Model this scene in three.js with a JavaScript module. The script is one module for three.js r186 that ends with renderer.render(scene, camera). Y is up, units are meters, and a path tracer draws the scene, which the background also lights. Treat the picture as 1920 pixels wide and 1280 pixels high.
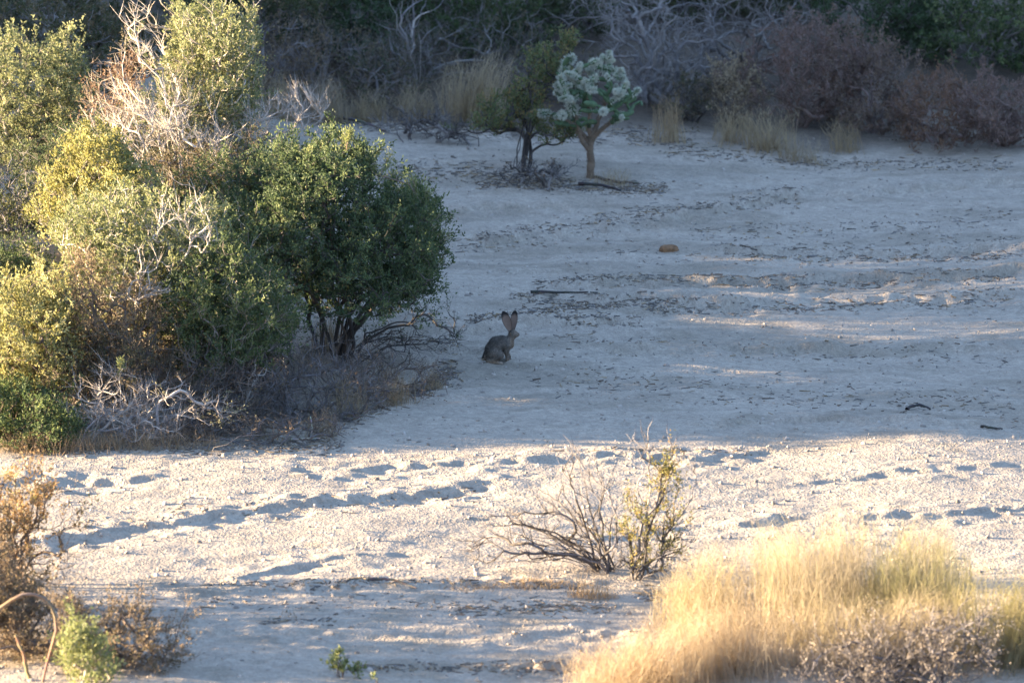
import * as THREE from 'three';
import { MarchingCubes } from 'three/addons/objects/MarchingCubes.js';

// ---------------------------------------------------------------- camera, sky, sun, exposure
const scene = new THREE.Scene();
const camera = new THREE.PerspectiveCamera(5.814, 1024 / 682, 1, 2000);
camera.position.set(0, 12.47, 58.69);
camera.lookAt(0, 0, 0);
camera.focus = 58.6;                    // long lens focused on the hare and the shrubs beside it
camera.userData.fStop = 2.6;
scene.add(camera);

const renderer = new THREE.WebGLRenderer({ antialias: true });
renderer.setSize(1024, 682);
renderer.toneMapping = THREE.LinearToneMapping;
renderer.toneMappingExposure = 8.7;
renderer.shadowMap.enabled = true;

const SUN = new THREE.Vector3(-1, 0.158, -0.065).normalize();
{ // clear evening sky: deep blue overhead, paler towards the horizon, warmer round the low sun
  const W = 256, H = 128, d = new Float32Array(W * H * 4), v = new THREE.Vector3();
  for (let j = 0; j < H; j++) for (let i = 0; i < W; i++) {
    const th = ((i + 0.5) / W - 0.5) * 2 * Math.PI, ph = ((j + 0.5) / H - 0.5) * Math.PI;
    v.set(Math.cos(ph) * Math.cos(th), Math.sin(ph), Math.cos(ph) * Math.sin(th));
    const e = Math.max(0, v.y), k = Math.pow(1 - e, 3.2), g = Math.pow(Math.max(0, v.dot(SUN)), 5) * 0.09;
    const o = (j * W + i) * 4;
    d[o] = 0.056 + 0.052 * k + g; d[o + 1] = 0.097 + 0.058 * k + g * 0.72; d[o + 2] = 0.178 + 0.052 * k + g * 0.42; d[o + 3] = 1;
  }
  const t = new THREE.DataTexture(d, W, H, THREE.RGBAFormat, THREE.FloatType);
  t.mapping = THREE.EquirectangularReflectionMapping; t.magFilter = THREE.LinearFilter; t.needsUpdate = true;
  scene.background = t; scene.environment = t;
}
const sun = new THREE.DirectionalLight(new THREE.Color(1, 0.775, 0.5), 4.8);
sun.position.copy(SUN).multiplyScalar(60); sun.castShadow = true; sun.shadow.radius = 1.2;
sun.shadow.mapSize.set(4096, 4096);
Object.assign(sun.shadow.camera, { left: -25, right: 25, top: 25, bottom: -25, near: 1, far: 160 });
scene.add(sun, sun.target);

// ---------------------------------------------------------------- helpers
function rngOf(seed) { let a = seed >>> 0; return () => { a |= 0; a = a + 0x6D2B79F5 | 0; let t = Math.imul(a ^ a >>> 15, 1 | a); t = t + Math.imul(t ^ t >>> 7, 61 | t) ^ t; return ((t ^ t >>> 14) >>> 0) / 4294967296; }; }
const ss = (a, b, x) => { const t = Math.min(1, Math.max(0, (x - a) / (b - a))); return t * t * (3 - 2 * t); };
const lerp = (a, b, t) => a + (b - a) * t;
function hash2(i, j) { let h = Math.imul(i, 374761393) + Math.imul(j, 668265263) | 0; h = Math.imul(h ^ h >>> 13, 1274126177); return ((h ^ h >>> 16) >>> 0) / 4294967296; }
function noise(x, y) { // smooth value noise, -1..1
  const i = Math.floor(x), j = Math.floor(y), u = x - i, v = y - j, a = u * u * (3 - 2 * u), b = v * v * (3 - 2 * v);
  return 2 * lerp(lerp(hash2(i, j), hash2(i + 1, j), a), lerp(hash2(i, j + 1), hash2(i + 1, j + 1), a), b) - 1;
}
const taken = {};
function numbered(n) { const k = taken[n] = (taken[n] ?? -1) + 1; return k ? `${n}_${String(k).padStart(3, '0')}` : n; }
function tag(o, label, category, group, kind) {
  o.userData = {}; if (label) o.userData.label = label; if (category) o.userData.category = category;
  if (group) o.userData.group = group; if (kind) o.userData.kind = kind; return o;
}
class Geo {
  constructor() { this.p = []; this.n = []; this.c = []; this.i = []; }
  v(x, y, z, nx, ny, nz, c) { this.p.push(x, y, z); this.n.push(nx, ny, nz); this.c.push(c[0], c[1], c[2]); return this.p.length / 3 - 1; }
  tube(pts, rs, sides, col, closeTip = true) { // pts: arrays [x,y,z]
    const m = pts.length; if (m < 2) return;
    let up = [0.31, 0.22, 0.92], first = -1;
    for (let k = 0; k < m; k++) {
      const a = pts[Math.max(0, k - 1)], b = pts[Math.min(m - 1, k + 1)];
      let tx = b[0] - a[0], ty = b[1] - a[1], tz = b[2] - a[2], l = Math.hypot(tx, ty, tz) || 1; tx /= l; ty /= l; tz /= l;
      let ux = up[1] * tz - up[2] * ty, uy = up[2] * tx - up[0] * tz, uz = up[0] * ty - up[1] * tx; l = Math.hypot(ux, uy, uz) || 1; ux /= l; uy /= l; uz /= l;
      const wx = ty * uz - tz * uy, wy = tz * ux - tx * uz, wz = tx * uy - ty * ux;
      const c = typeof col === 'function' ? col(k / (m - 1)) : col;
      for (let s = 0; s < sides; s++) {
        const A = s / sides * 2 * Math.PI, ca = Math.cos(A), sa = Math.sin(A), nx = ux * ca + wx * sa, ny = uy * ca + wy * sa, nz = uz * ca + wz * sa, r = rs[k];
        const id = this.v(pts[k][0] + nx * r, pts[k][1] + ny * r, pts[k][2] + nz * r, nx, ny, nz, c);
        if (first < 0) first = id;
      }
      if (k) for (let s = 0; s < sides; s++) {
        const q = first + (k - 1) * sides, s2 = (s + 1) % sides;
        this.i.push(q + s, q + s2, q + sides + s, q + s2, q + sides + s2, q + sides + s);
      }
    }
    if (closeTip && sides > 3) { const q = first + (m - 1) * sides; for (let s = 1; s < sides - 1; s++) this.i.push(q, q + s, q + s + 1); }
  }
  spike(o, e, r, c) { // a bare tapering twig end
    const t = vnorm(vsub(e, o)), u = vnorm(Math.abs(t[1]) > 0.9 ? [t[1], -t[0], 0] : [t[2], 0, -t[0]]), w = [t[1] * u[2] - t[2] * u[1], t[2] * u[0] - t[0] * u[2], t[0] * u[1] - t[1] * u[0]];
    let a = -1; for (let s = 0; s < 3; s++) { const A = s * 2.0944, ca = Math.cos(A), sa = Math.sin(A), n = [u[0] * ca + w[0] * sa, u[1] * ca + w[1] * sa, u[2] * ca + w[2] * sa], id = this.v(o[0] + n[0] * r, o[1] + n[1] * r, o[2] + n[2] * r, n[0], n[1], n[2], c); if (a < 0) a = id; }
    const q = this.v(e[0], e[1], e[2], t[0] + u[0], t[1] + u[1], t[2] + u[2], c); this.i.push(a, a + 1, q, a + 1, a + 2, q, a + 2, a, q);
  }
  leaf(x, y, z, d, n, len, wid, c) { // a small folded leaf: base, two sides, tip
    const bx = d[1] * n[2] - d[2] * n[1], by = d[2] * n[0] - d[0] * n[2], bz = d[0] * n[1] - d[1] * n[0], f = wid * 0.35, m = len * 0.45;
    const a = this.v(x, y, z, n[0], n[1], n[2], c);
    this.v(x + d[0] * m + bx * wid * .5 + n[0] * f, y + d[1] * m + by * wid * .5 + n[1] * f, z + d[2] * m + bz * wid * .5 + n[2] * f, n[0] - bx * .4, n[1] - by * .4, n[2] - bz * .4, c);
    this.v(x + d[0] * len, y + d[1] * len, z + d[2] * len, n[0], n[1], n[2], c);
    this.v(x + d[0] * m - bx * wid * .5 + n[0] * f, y + d[1] * m - by * wid * .5 + n[1] * f, z + d[2] * m - bz * wid * .5 + n[2] * f, n[0] + bx * .4, n[1] + by * .4, n[2] + bz * .4, c);
    this.i.push(a, a + 1, a + 2, a, a + 2, a + 3);
  }
  blade(p0, p1, p2, w, side, c0, c1, segs = 3) { // curved grass blade along a quadratic curve
    let prev = -1;
    for (let k = 0; k <= segs; k++) {
      const t = k / segs, a = (1 - t) * (1 - t), b = 2 * t * (1 - t), e = t * t, ww = w * (1 - t * 0.85) * 0.5;
      const x = a * p0[0] + b * p1[0] + e * p2[0], y = a * p0[1] + b * p1[1] + e * p2[1], z = a * p0[2] + b * p1[2] + e * p2[2];
      const c = [lerp(c0[0], c1[0], t), lerp(c0[1], c1[1], t), lerp(c0[2], c1[2], t)], N = [-side[2], 0.25, side[0]];
      const id = this.v(x - side[0] * ww, y, z - side[2] * ww, N[0], N[1], N[2], c); this.v(x + side[0] * ww, y, z + side[2] * ww, N[0], N[1], N[2], c);
      if (k) this.i.push(prev, prev + 1, id, prev + 1, id + 1, id);
      prev = id;
    }
  }
  build(name, mat, parent) {
    if (!this.i.length) return null;
    const g = new THREE.BufferGeometry();
    g.setAttribute('position', new THREE.Float32BufferAttribute(this.p, 3));
    const n = this.n; for (let k = 0; k < n.length; k += 3) { const l = Math.hypot(n[k], n[k + 1], n[k + 2]) || 1; n[k] /= l; n[k + 1] /= l; n[k + 2] /= l; }
    g.setAttribute('normal', new THREE.Float32BufferAttribute(n, 3));
    g.setAttribute('color', new THREE.Float32BufferAttribute(this.c, 3));
    g.setIndex(this.i);
    const m = new THREE.Mesh(g, mat); m.name = name; m.castShadow = m.receiveShadow = true; parent.add(m);
    this.p = this.n = this.c = this.i = null; return m;
  }
}
const M = {
  wood: new THREE.MeshStandardMaterial({ vertexColors: true, roughness: 0.92 }),
  leaf: new THREE.MeshPhysicalMaterial({ vertexColors: true, roughness: 0.95, transmission: 0.42, thickness: 0, side: THREE.DoubleSide, specularIntensity: 0.4 }),
  grass: new THREE.MeshPhysicalMaterial({ vertexColors: true, roughness: 0.95, transmission: 0.4, thickness: 0, side: THREE.DoubleSide, specularIntensity: 0.4 }),
};

// ---------------------------------------------------------------- ground
// cut edges and tyre ruts in the sand: polylines [x, z], step height, noise seed
const SCARPS = [{"p": [[-3.633, 7.554], [-2.652, 7.11], [-1.702, 6.531], [-0.942, 6.163], [-0.474, 5.865], [0.0, 5.544]], "h": 0.07, "k": 1, "z0": 5.544, "z1": 7.554},
  {"p": [[-1.829, 5.258], [-0.959, 5.162], [0.087, 5.008], [0.526, 4.911]], "h": 0.05, "k": 2, "z0": 4.911, "z1": 5.258},
  {"p": [[0.394, 4.989], [0.965, 4.834], [1.492, 4.795], [2.025, 4.639]], "h": 0.06, "k": 3, "z0": 4.639, "z1": 4.989},
  {"p": [[-3.972, 5.733], [-3.505, 5.601], [-3.029, 5.601]], "h": 0.09, "k": 4, "z0": 5.601, "z1": 5.733},
  {"p": [[-2.167, 8.676], [-1.647, 8.301], [-1.077, 7.991]], "h": 0.04, "k": 5, "z0": 7.991, "z1": 8.676},
  {"p": [[-1.165, 11.322], [-0.622, 11.246], [0.467, 11.215]], "h": 0.06, "k": 6, "z0": 11.215, "z1": 11.322},
  {"p": [[-2.553, 9.144], [-1.624, 9.044], [-0.407, 8.877], [0.49, 8.76]], "h": 0.045, "k": 7, "z0": 8.76, "z1": 9.144},
  {"p": [[2.877, 6.84], [3.484, 6.604], [4.087, 6.495]], "h": 0.05, "k": 8, "z0": 6.495, "z1": 6.84},
  {"p": [[2.333, 5.677], [2.95, 5.449], [4.109, 5.028]], "h": 0.04, "k": 9, "z0": 5.028, "z1": 5.677},
  {"p": [[-0.385, -0.625], [0.242, -0.906], [1.064, -0.954]], "h": 0.09, "k": 10, "z0": -0.954, "z1": -0.625},
  {"p": [[0.0, -1.962], [0.592, -2.158], [1.477, -2.06], [2.252, -1.719]], "h": 0.09, "k": 11, "z0": -2.158, "z1": -1.719},
  {"p": [[0.447, -2.653], [1.694, -2.853], [3.204, -3.156], [4.922, -3.359]], "h": 0.09, "k": 12, "z0": -3.359, "z1": -2.653},
  {"p": [[-0.513, -4.792], [0.518, -5.329], [1.57, -6.068], [2.889, -7.567]], "h": 0.10500000000000001, "k": 13, "z0": -7.567, "z1": -4.792},
  {"p": [[1.173, -1.622], [2.665, -2.232], [4.648, -2.355]], "h": 0.07500000000000001, "k": 14, "z0": -2.355, "z1": -1.622},
  {"p": [[1.99, -4.395], [3.273, -4.527], [4.997, -4.342]], "h": 0.07500000000000001, "k": 15, "z0": -4.527, "z1": -4.342},
  {"p": [[-1.351, -5.601], [-0.316, -6.429], [0.74, -6.71]], "h": 0.07500000000000001, "k": 16, "z0": -6.71, "z1": -5.601},
  {"p": [[2.347, -7.365], [3.424, -7.567], [5.293, -8.238]], "h": 0.07500000000000001, "k": 17, "z0": -8.238, "z1": -7.365},
  {"p": [[0.586, 7.466], [1.434, 7.021], [2.288, 6.75]], "h": 0.035, "k": 18, "z0": 6.75, "z1": 7.466},
  {"p": [[-3.332, 4.873], [-2.374, 4.717], [-1.409, 4.639]], "h": 0.03, "k": 19, "z0": 4.639, "z1": 4.873},
  {"p": [[-3.001, 10.47], [-1.822, 10.312], [-0.238, 10.312], [0.952, 10.233]], "h": 0.05, "k": 20, "z0": 10.233, "z1": 10.47},
  {"p": [[-0.857, 0.023], [-0.284, 0.365], [0.187, 1.147]], "h": 0.052500000000000005, "k": 21, "z0": 0.023, "z1": 1.147},
  {"p": [[1.527, 3.48], [2.66, 3.275], [4.222, 3.48]], "h": 0.052500000000000005, "k": 22, "z0": 3.275, "z1": 3.48},
  {"p": [[0.899, 0.365], [2.57, 0.023], [4.57, 0.023]], "h": 0.06, "k": 23, "z0": 0.023, "z1": 0.365}];
function scarpHeight(x, z) {
  let h = 0;
  for (const s of SCARPS) {
    const P = s.p, lo = P[0][0] - 0.6, hi = P[P.length - 1][0] + 0.6;
    if (x < lo || x > hi || z < s.z0 - 0.9 || z > s.z1 + 1.2) continue;
    let k = 0; while (k < P.length - 2 && x > P[k + 1][0]) k++;
    const a = P[k], b = P[k + 1], t = (x - a[0]) / (b[0] - a[0]), zl = lerp(a[1], b[1], Math.min(1.2, Math.max(-.2, t)));
    const wob = 0.09 * noise(x * 2.3 + s.k * 7.1, s.k) + 0.05 * noise(x * 6.1, s.k + 3.3) + 0.045 * noise(x * 14, z * 9 + s.k) + 0.02 * noise(x * 29, z * 19);
    const d = z - zl + wob, ends = ss(lo, lo + 0.9, x) * ss(hi, hi - 0.9, x), A = s.h * ends * 0.72 * (0.78 + 0.34 * noise(x * 1.7 + s.k * 3.7, s.k * 1.9) + 0.35 * noise(x * 6.3, s.k + z * 3));
    if (A <= 0) continue;
    if (d > -0.25 && d < 0.4) h += s.h * 0.3 * noise(x * 8.3 + s.k, z * 9.1) * ends;                 // crumbled clods along the edge
    if (d < 0) h += A * 0.62 * Math.exp(-(d * d) / (2 * 0.22 * 0.22));                    // low berm behind the edge
    else h += A * (0.62 - 1.05 * ss(0, 0.075, d)) * (d < 0.09 ? 1 : Math.exp(-((d - 0.09) ** 2) / (2 * 0.3 * 0.3)));
  }
  return h;
}
function terrain(x, z) { // large forms only
  let h = 0.07 * noise(x * 0.32 + 3, z * 0.21) + 0.03 * noise(x * 0.9, z * 0.55 + 8);
  h *= ss(-0.2, 2.2, Math.hypot(x + 0.15, (z - 0.8) * 0.6));                              // level under the hare
  h += 0.95 * ss(-2.0, -4.3, x + 0.12 * noise(z * 0.8, 4)) * ss(4.6, 0.6, z) + 0.35 * ss(-5.2, -7, x) * ss(4.5, 2, z);              // left bank under the shrubs
  h += 0.7 * ss(-10.5, -18, z + 0.5 * noise(x * 0.5, 2));                                 // bank at the back of the wash
  h += 5.2 * ss(-7.4, -14, x) * ss(-4.2, -7.6, z) * (1 - 0.8 * ss(-60, -140, z)) ;         // hill side west of the wash, out of view
  h += 0.5 * ss(6.5, 12, x) ;
  const far = Math.hypot(x, z); h += ss(40, 200, far) * 3 * (noise(x * 0.012, z * 0.012) + 0.4);
  return h;
}
function groundY(x, z) {
  const lit = ss(2.5, 4.6, z);
  let h = terrain(x, z);
  if (Math.abs(x) < 12 && z > -20 && z < 18) {
    h += scarpHeight(x, z);
    const q = noise(x * 1.1, z * 1.6 + 31);
    const rough = 0.6 + 0.5 * q;
    h += rough * ((0.014 + 0.008 * (1 - lit)) * noise(x * 2.2 + z * .8, z * 3.4) + 0.010 * noise(x * 4.3 + 9, z * 6.1) + 0.006 * noise(x * 8.1 + 3, z * 10.3 + 5) + 0.0028 * noise(x * 13 + z * 5, z * 15 - x * 4));
    h += (0.012 + 0.02 * (1 - lit)) * Math.max(0, noise(x * 1.9 + 40, z * 4.3) - 0.3);                         // low ripples
  }
  return h;
}
{
  const axis = (parts) => { const a = []; for (const [from, to, step] of parts) for (let v = from; v < to - 1e-6; v += step) a.push(v); return a; };
  const grow = (a, dir, lim) => { let s = 0.3, v = a; const o = []; while (Math.abs(v) < lim) { v += dir * s; s *= 1.22; o.push(v); } return o; };
  const X = [...grow(-6.6, -1, 500).reverse(), ...axis([[-6.6, -5.4, 0.12], [-5.4, 5.6, 0.044], [5.6, 6.8, 0.12]]), ...grow(6.8, 1, 500)];
  const Z = [...grow(-15, -1, 500).reverse(), ...axis([[-15, -9, 0.09], [-9, 2.6, 0.06], [2.6, 12.4, 0.026], [12.4, 14, 0.08]]), ...grow(14, 1, 500)];
  const nx = X.length, nz = Z.length, p = new Float32Array(nx * nz * 3), uv = new Float32Array(nx * nz * 2), col = new Float32Array(nx * nz * 3);
  for (let j = 0; j < nz; j++) for (let i = 0; i < nx; i++) {
    const x = X[i], z = Z[j], o = j * nx + i;
    p[o * 3] = x; p[o * 3 + 1] = groundY(x, z); p[o * 3 + 2] = z; uv[o * 2] = x; uv[o * 2 + 1] = z;
    // coarse patches of darker, litter-strewn soil near the shrubs and pale clean sand in the wash
    const n1 = noise(x * 0.9 + 11, z * 1.2), n2 = noise(x * 3.3, z * 4.1 + 7), n3 = noise(x * 9, z * 14);
    let soil = ss(-1.2, -2.4, x + 0.5 * n1) * ss(5.2, 4.0, z + .35 * n1) * 0.75;
    soil = Math.max(soil, ss(-9.2, -12, z + 1.2 * n1 + (x > 0 ? 0.4 : 1.2)) * 0.9);
    soil = Math.max(soil, 0.5 * ss(0.25, 0.8, n1 + 0.5 * n2 - ss(4, 6, z)));
    soil = Math.max(soil, 0.5 * ss(0.1, 0.6, n2 + 0.4 * n3 + .6 * ss(8.2, 9.4, z) - .5));
    soil = Math.max(soil, 0.62 * ss(0.12, 0.75, noise(x * 0.6 + 5, z * 2.2 + 3) + 0.55 * noise(x * 2.1, z * 6.7) + 0.35 * n3) * ss(4.4, 3.4, z)); // drift streaks left by water
    soil = Math.min(1, Math.max(0, soil * (0.8 + 0.4 * n2)));
    const k = 1 + 0.07 * n2 + 0.05 * n3;
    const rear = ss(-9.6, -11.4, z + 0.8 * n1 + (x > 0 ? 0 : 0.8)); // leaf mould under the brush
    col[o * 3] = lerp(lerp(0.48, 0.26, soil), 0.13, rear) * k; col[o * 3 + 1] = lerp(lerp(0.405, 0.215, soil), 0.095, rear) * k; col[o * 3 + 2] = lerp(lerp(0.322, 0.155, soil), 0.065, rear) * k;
  }
  const idx = new Uint32Array((nx - 1) * (nz - 1) * 6); let q = 0;
  for (let j = 0; j < nz - 1; j++) for (let i = 0; i < nx - 1; i++) { const a = j * nx + i, b = a + nx; idx[q++] = a; idx[q++] = b; idx[q++] = a + 1; idx[q++] = a + 1; idx[q++] = b; idx[q++] = b + 1; }
  const g = new THREE.BufferGeometry();
  g.setAttribute('position', new THREE.BufferAttribute(p, 3)); g.setAttribute('uv', new THREE.BufferAttribute(uv, 2)); g.setAttribute('color', new THREE.BufferAttribute(col, 3));
  g.setIndex(new THREE.BufferAttribute(idx, 1)); g.computeVertexNormals();
  // grain of the sand: fine speckle of pale and dark grit
  const S = 1024, d = new Uint8Array(S * S * 4), b = new Uint8Array(S * S * 4), r = rngOf(5);
  const wrapN = (x, y, f) => { const i = Math.floor(x * f), j = Math.floor(y * f), u = x * f - i, v = y * f - j, m = (t) => ((t % f) + f) % f; const A = u * u * (3 - 2 * u), B = v * v * (3 - 2 * v); return lerp(lerp(hash2(m(i), m(j) + f * 3), hash2(m(i + 1), m(j) + f * 3), A), lerp(hash2(m(i), m(j + 1) + f * 3), hash2(m(i + 1), m(j + 1) + f * 3), A), B); };
  for (let j = 0; j < S; j++) for (let i = 0; i < S; i++) {
    const x = i / S, y = j / S, o = (j * S + i) * 4, f = wrapN(x, y, 256), e = wrapN(x, y, 90), c = wrapN(x, y, 31), w = r();
    const grit = w > 0.985 ? -70 : w > 0.97 ? 26 : 0;
    const t = 222 + (f - .5) * 34 + (e - .5) * 26 + (c - .5) * 20 + (w - .5) * 22 + grit;
    d[o] = Math.min(255, t + 2); d[o + 1] = Math.min(255, t); d[o + 2] = Math.min(255, t - 3); d[o + 3] = 255;
    b[o] = b[o + 1] = b[o + 2] = Math.max(0, Math.min(255, 128 + (f - .5) * 110 + (e - .5) * 120 + (w - .5) * 40)); b[o + 3] = 255;
  }
  const mk = (data, srgb) => { const t = new THREE.DataTexture(data, S, S); t.wrapS = t.wrapT = THREE.RepeatWrapping; t.magFilter = THREE.LinearFilter; t.minFilter = THREE.LinearMipmapLinearFilter; t.generateMipmaps = true; t.repeat.set(0.37, 0.37); t.rotation = 0.35; if (srgb) t.colorSpace = THREE.SRGBColorSpace; t.needsUpdate = true; return t; };
  const ground = new THREE.Mesh(g, new THREE.MeshStandardMaterial({ vertexColors: true, map: mk(d, true), bumpMap: mk(b, false), bumpScale: 0.010, roughness: 0.97 }));
  ground.name = 'ground'; ground.castShadow = ground.receiveShadow = true;
  tag(ground, 'pale sandy floor of the dry wash with ruts and low banks', 'ground', null, 'structure');
  scene.add(ground);
}

// ---------------------------------------------------------------- shrubs
const vsub = (a, b) => [a[0] - b[0], a[1] - b[1], a[2] - b[2]], vlen = (a) => Math.hypot(a[0], a[1], a[2]);
const vnorm = (a) => { const l = vlen(a) || 1; return [a[0] / l, a[1] / l, a[2] / l]; };
function pick(r, cols) { // a colour between two neighbours of the list, slightly varied
  const t = r() * (cols.length - 1), i = Math.min(cols.length - 2, Math.floor(t)), f = t - i, k = 0.8 + 0.4 * r();
  if (cols.length === 1) return cols[0].map((c) => c * k);
  return [0, 1, 2].map((q) => lerp(cols[i][q], cols[i + 1][q], f) * k);
}
// s.blobs: [x, y, z, rx, ry, rz, count, leafiness] in metres (world); s.x, s.z where it stands
function shrub(s) {
  const r = rngOf(s.seed), gy = groundY(s.x, s.z), g = new THREE.Group();
  g.name = numbered(s.name); g.position.set(s.x, gy - 0.01, s.z); tag(g, s.label, s.category, s.group); scene.add(g);
  const R1 = () => r() * 2 - 1;
  const att = [], minY = 0.02;
  for (const B of s.blobs) {
    const c = [B[0] - s.x, B[1] - gy, B[2] - s.z];
    for (let k = 0, tries = 0; k < B[6] && tries < B[6] * 12; tries++) {
      let u; do u = [R1(), R1(), R1()]; while (vlen(u) > 1);
      const l = vlen(u) || 1, rr = Math.pow(l, s.shell ?? 0.55) / l; u = u.map((q) => q * rr);
      const p = [c[0] + u[0] * B[3], c[1] + u[1] * B[4], c[2] + u[2] * B[5]];
      const gap = noise(p[0] * 3.1 + s.seed, p[1] * 3.1 + p[2] * 2.3) + 0.5 * noise(p[0] * 7 + 5, p[1] * 7 + s.seed + p[2] * 5);
      if (gap < (s.gap ?? -0.4)) continue;
      const f = (1 + 0.36 * noise(u[0] * 2.7 + s.seed, u[1] * 2.7 + u[2] * 2) + 0.24 * noise(u[0] * 6.5, u[1] * 6.5 + s.seed + u[2] * 5)) * (r() < 0.15 ? 1.1 + 0.42 * r() : 1); for (let q = 0; q < 3; q++) p[q] = c[q] + (p[q] - c[q]) * f;
      if (p[1] < minY) continue;
      att.push({ p, leaf: r() < B[7], d: vlen(p) }); k++;
    }
  }
  att.sort((a, b) => a.d - b.d);
  const N = [{ p: [0, -0.03, 0], dir: [0, 1, 0], par: -1, d: 0 }], paths = [];
  const grow = (from, to, leaf, startDir, segs, kink, arch) => {
    const a = N[from].p, D = vsub(to, a), L = vlen(D), ids = [from];
    const m = [a[0] + startDir[0] * L * 0.45, a[1] + startDir[1] * L * 0.45 + arch * L, a[2] + startDir[2] * L * 0.45];
    let par = from, prev = a;
    for (let k = 1; k <= segs; k++) {
      const t = k / segs, A = (1 - t) * (1 - t), Bq = 2 * t * (1 - t), E = t * t, j = k < segs ? kink * L / segs : 0;
      const p = [0, 1, 2].map((q) => A * a[q] + Bq * m[q] + E * to[q] + R1() * j);
      if (p[1] < 0.012) p[1] = 0.012 + r() * 0.02;
      N.push({ p, dir: vnorm(vsub(p, prev)), par, d: vlen(p) }); par = N.length - 1; prev = p; ids.push(par);
    }
    paths.push({ ids, leaf });
  };
  const nst = s.stems ?? 6;
  for (let k = 0; k < nst && att.length; k++) {
    const T = att[Math.floor(att.length * (0.35 + 0.64 * r()))].p, f = s.reach ? s.reach + 0.1 * r() : 0.55 + 0.3 * r(), to = T.map((q) => q * f);
    const bo = s.baseR ?? 0.08; N.push({ p: [R1() * bo, -0.03, R1() * bo], dir: [0, 1, 0], par: -1, d: 0 });
    grow(N.length - 1, to, false, vnorm([to[0] * 0.5 + R1() * .2, Math.abs(to[1]) + 0.25, to[2] * 0.5 + R1() * .2]), 6, s.kink ?? 0.22, 0);
  }
  for (const a of att) {
    let best = 0, bc = 1e9; const p = a.p;
    for (let k = 0; k < N.length; k++) {
      const n = N[k]; if (n.d > a.d * 1.02) continue;
      const dx = p[0] - n.p[0], dy = p[1] - n.p[1], dz = p[2] - n.p[2], l = Math.sqrt(dx * dx + dy * dy + dz * dz);
      if (l > bc || l < 1e-4) continue;
      const cs = (dx * n.dir[0] + dy * n.dir[1] + dz * n.dir[2]) / l, c = l * (1 + (s.straight ?? 0.8) * (1 - cs)) + 0.04 * (n.par < 0);
      if (c < bc) { bc = c; best = k; }
    }
    const n = N[best], D = vnorm(vsub(p, n.p));
    grow(best, p, a.leaf, vnorm([n.dir[0] * .6 + D[0] * .5 + R1() * .35, n.dir[1] * .6 + D[1] * .5 + R1() * .35, n.dir[2] * .6 + D[2] * .5 + R1() * .35]), bc > 0.5 ? 5 : bc > 0.16 ? 3 : 2, s.kink ?? 0.22, s.arch ?? 0);
  }
  const cnt = new Float32Array(N.length);
  for (const pa of paths) cnt[pa.ids[pa.ids.length - 1]] += 1;
  for (let k = N.length - 1; k > 0; k--) if (N[k].par >= 0) cnt[N[k].par] += cnt[k];
  const tip = s.tip ?? 0.0026, rad = (k) => 0.8 * Math.min(s.maxR ?? 0.05, tip * Math.pow(Math.max(1, cnt[k]), s.taper ?? 0.45));
  const stems = new Geo(), twigs = new Geo(), leaves = new Geo();
  for (const pa of paths) {
    const c = pick(r, s.wood), big = cnt[pa.ids[1]] > 7, rs = pa.ids.map((k, i) => rad(i ? k : pa.ids[1])); rs[rs.length - 1] *= cnt[pa.ids[pa.ids.length - 1]] > 1 ? 1 : 0.55;
    (big ? stems : twigs).tube(pa.ids.map((k) => N[k].p), rs, big ? 5 : 3, c);
    const last = pa.ids.length - 1;
    const shoots = pa.leaf ? (s.shoots ?? 3) : (s.bareShoots ?? 2);
    for (let q = 0; q < shoots; q++) {
      const t = (q === 0 ? 1 : 0.25 + 0.75 * r()) * last, i = Math.min(last - 1, Math.floor(t)), f = t - i, A = N[pa.ids[i]].p, B = N[pa.ids[i + 1]].p;
      const o = [0, 1, 2].map((w) => lerp(A[w], B[w], f)), dir0 = N[pa.ids[i + 1]].dir;
      const spread = s.spread ?? 0.6, up = s.up ?? 0.5, dir = vnorm([dir0[0] + R1() * spread, dir0[1] + R1() * spread + up, dir0[2] + R1() * spread]);
      const L = (s.shootLen ?? 0.125) * (0.45 + 1.1 * r() * r() + 0.3 * r()), e = [o[0] + dir[0] * L, o[1] + dir[1] * L, o[2] + dir[2] * L]; if (e[1] < 0.01) e[1] = 0.01;
      if (!pa.leaf || r() < 0.5) twigs.spike(o, e, tip * 0.8, c);
      if (!pa.leaf) continue;
      const n = Math.round((s.perShoot ?? 8) * (0.6 + 0.8 * r())), hueBase = r() * 0.6;
      for (let k = 0; k < n; k++) {
        const u = Math.pow(r(), 0.8), sc = 0.01 + L * 0.07;
        const x = o[0] + dir[0] * L * u + R1() * sc, y = Math.max(0.015, o[1] + dir[1] * L * u + R1() * sc), z = o[2] + dir[2] * L * u + R1() * sc;
        const d = vnorm([dir[0] * .7 + R1(), dir[1] * .7 + R1() + .2, dir[2] * .7 + R1()]); let nn = vnorm([R1(), R1() + .3, R1()]);
        const dp = d[0] * nn[0] + d[1] * nn[1] + d[2] * nn[2]; nn = vnorm([nn[0] - d[0] * dp, nn[1] - d[1] * dp, nn[2] - d[2] * dp]);
        const cl = pick(() => Math.min(0.999, hueBase + 0.4 * r()), s.leafCol), ls = (s.leafLen ?? 0.02) * 1.22 * (0.65 + 0.7 * r());
        leaves.leaf(x, y, z, d, nn, ls, ls * (s.leafAsp ?? 0.45), cl);
      }
    }
  }
  stems.build('stems', M.wood, g);
  const t = twigs.build('twigs', M.wood, g); if (t) t.userData.kind = 'stuff';
  const f = leaves.build('foliage', M.leaf, g); if (f) f.userData.kind = 'stuff';
  return g;
}
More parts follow.
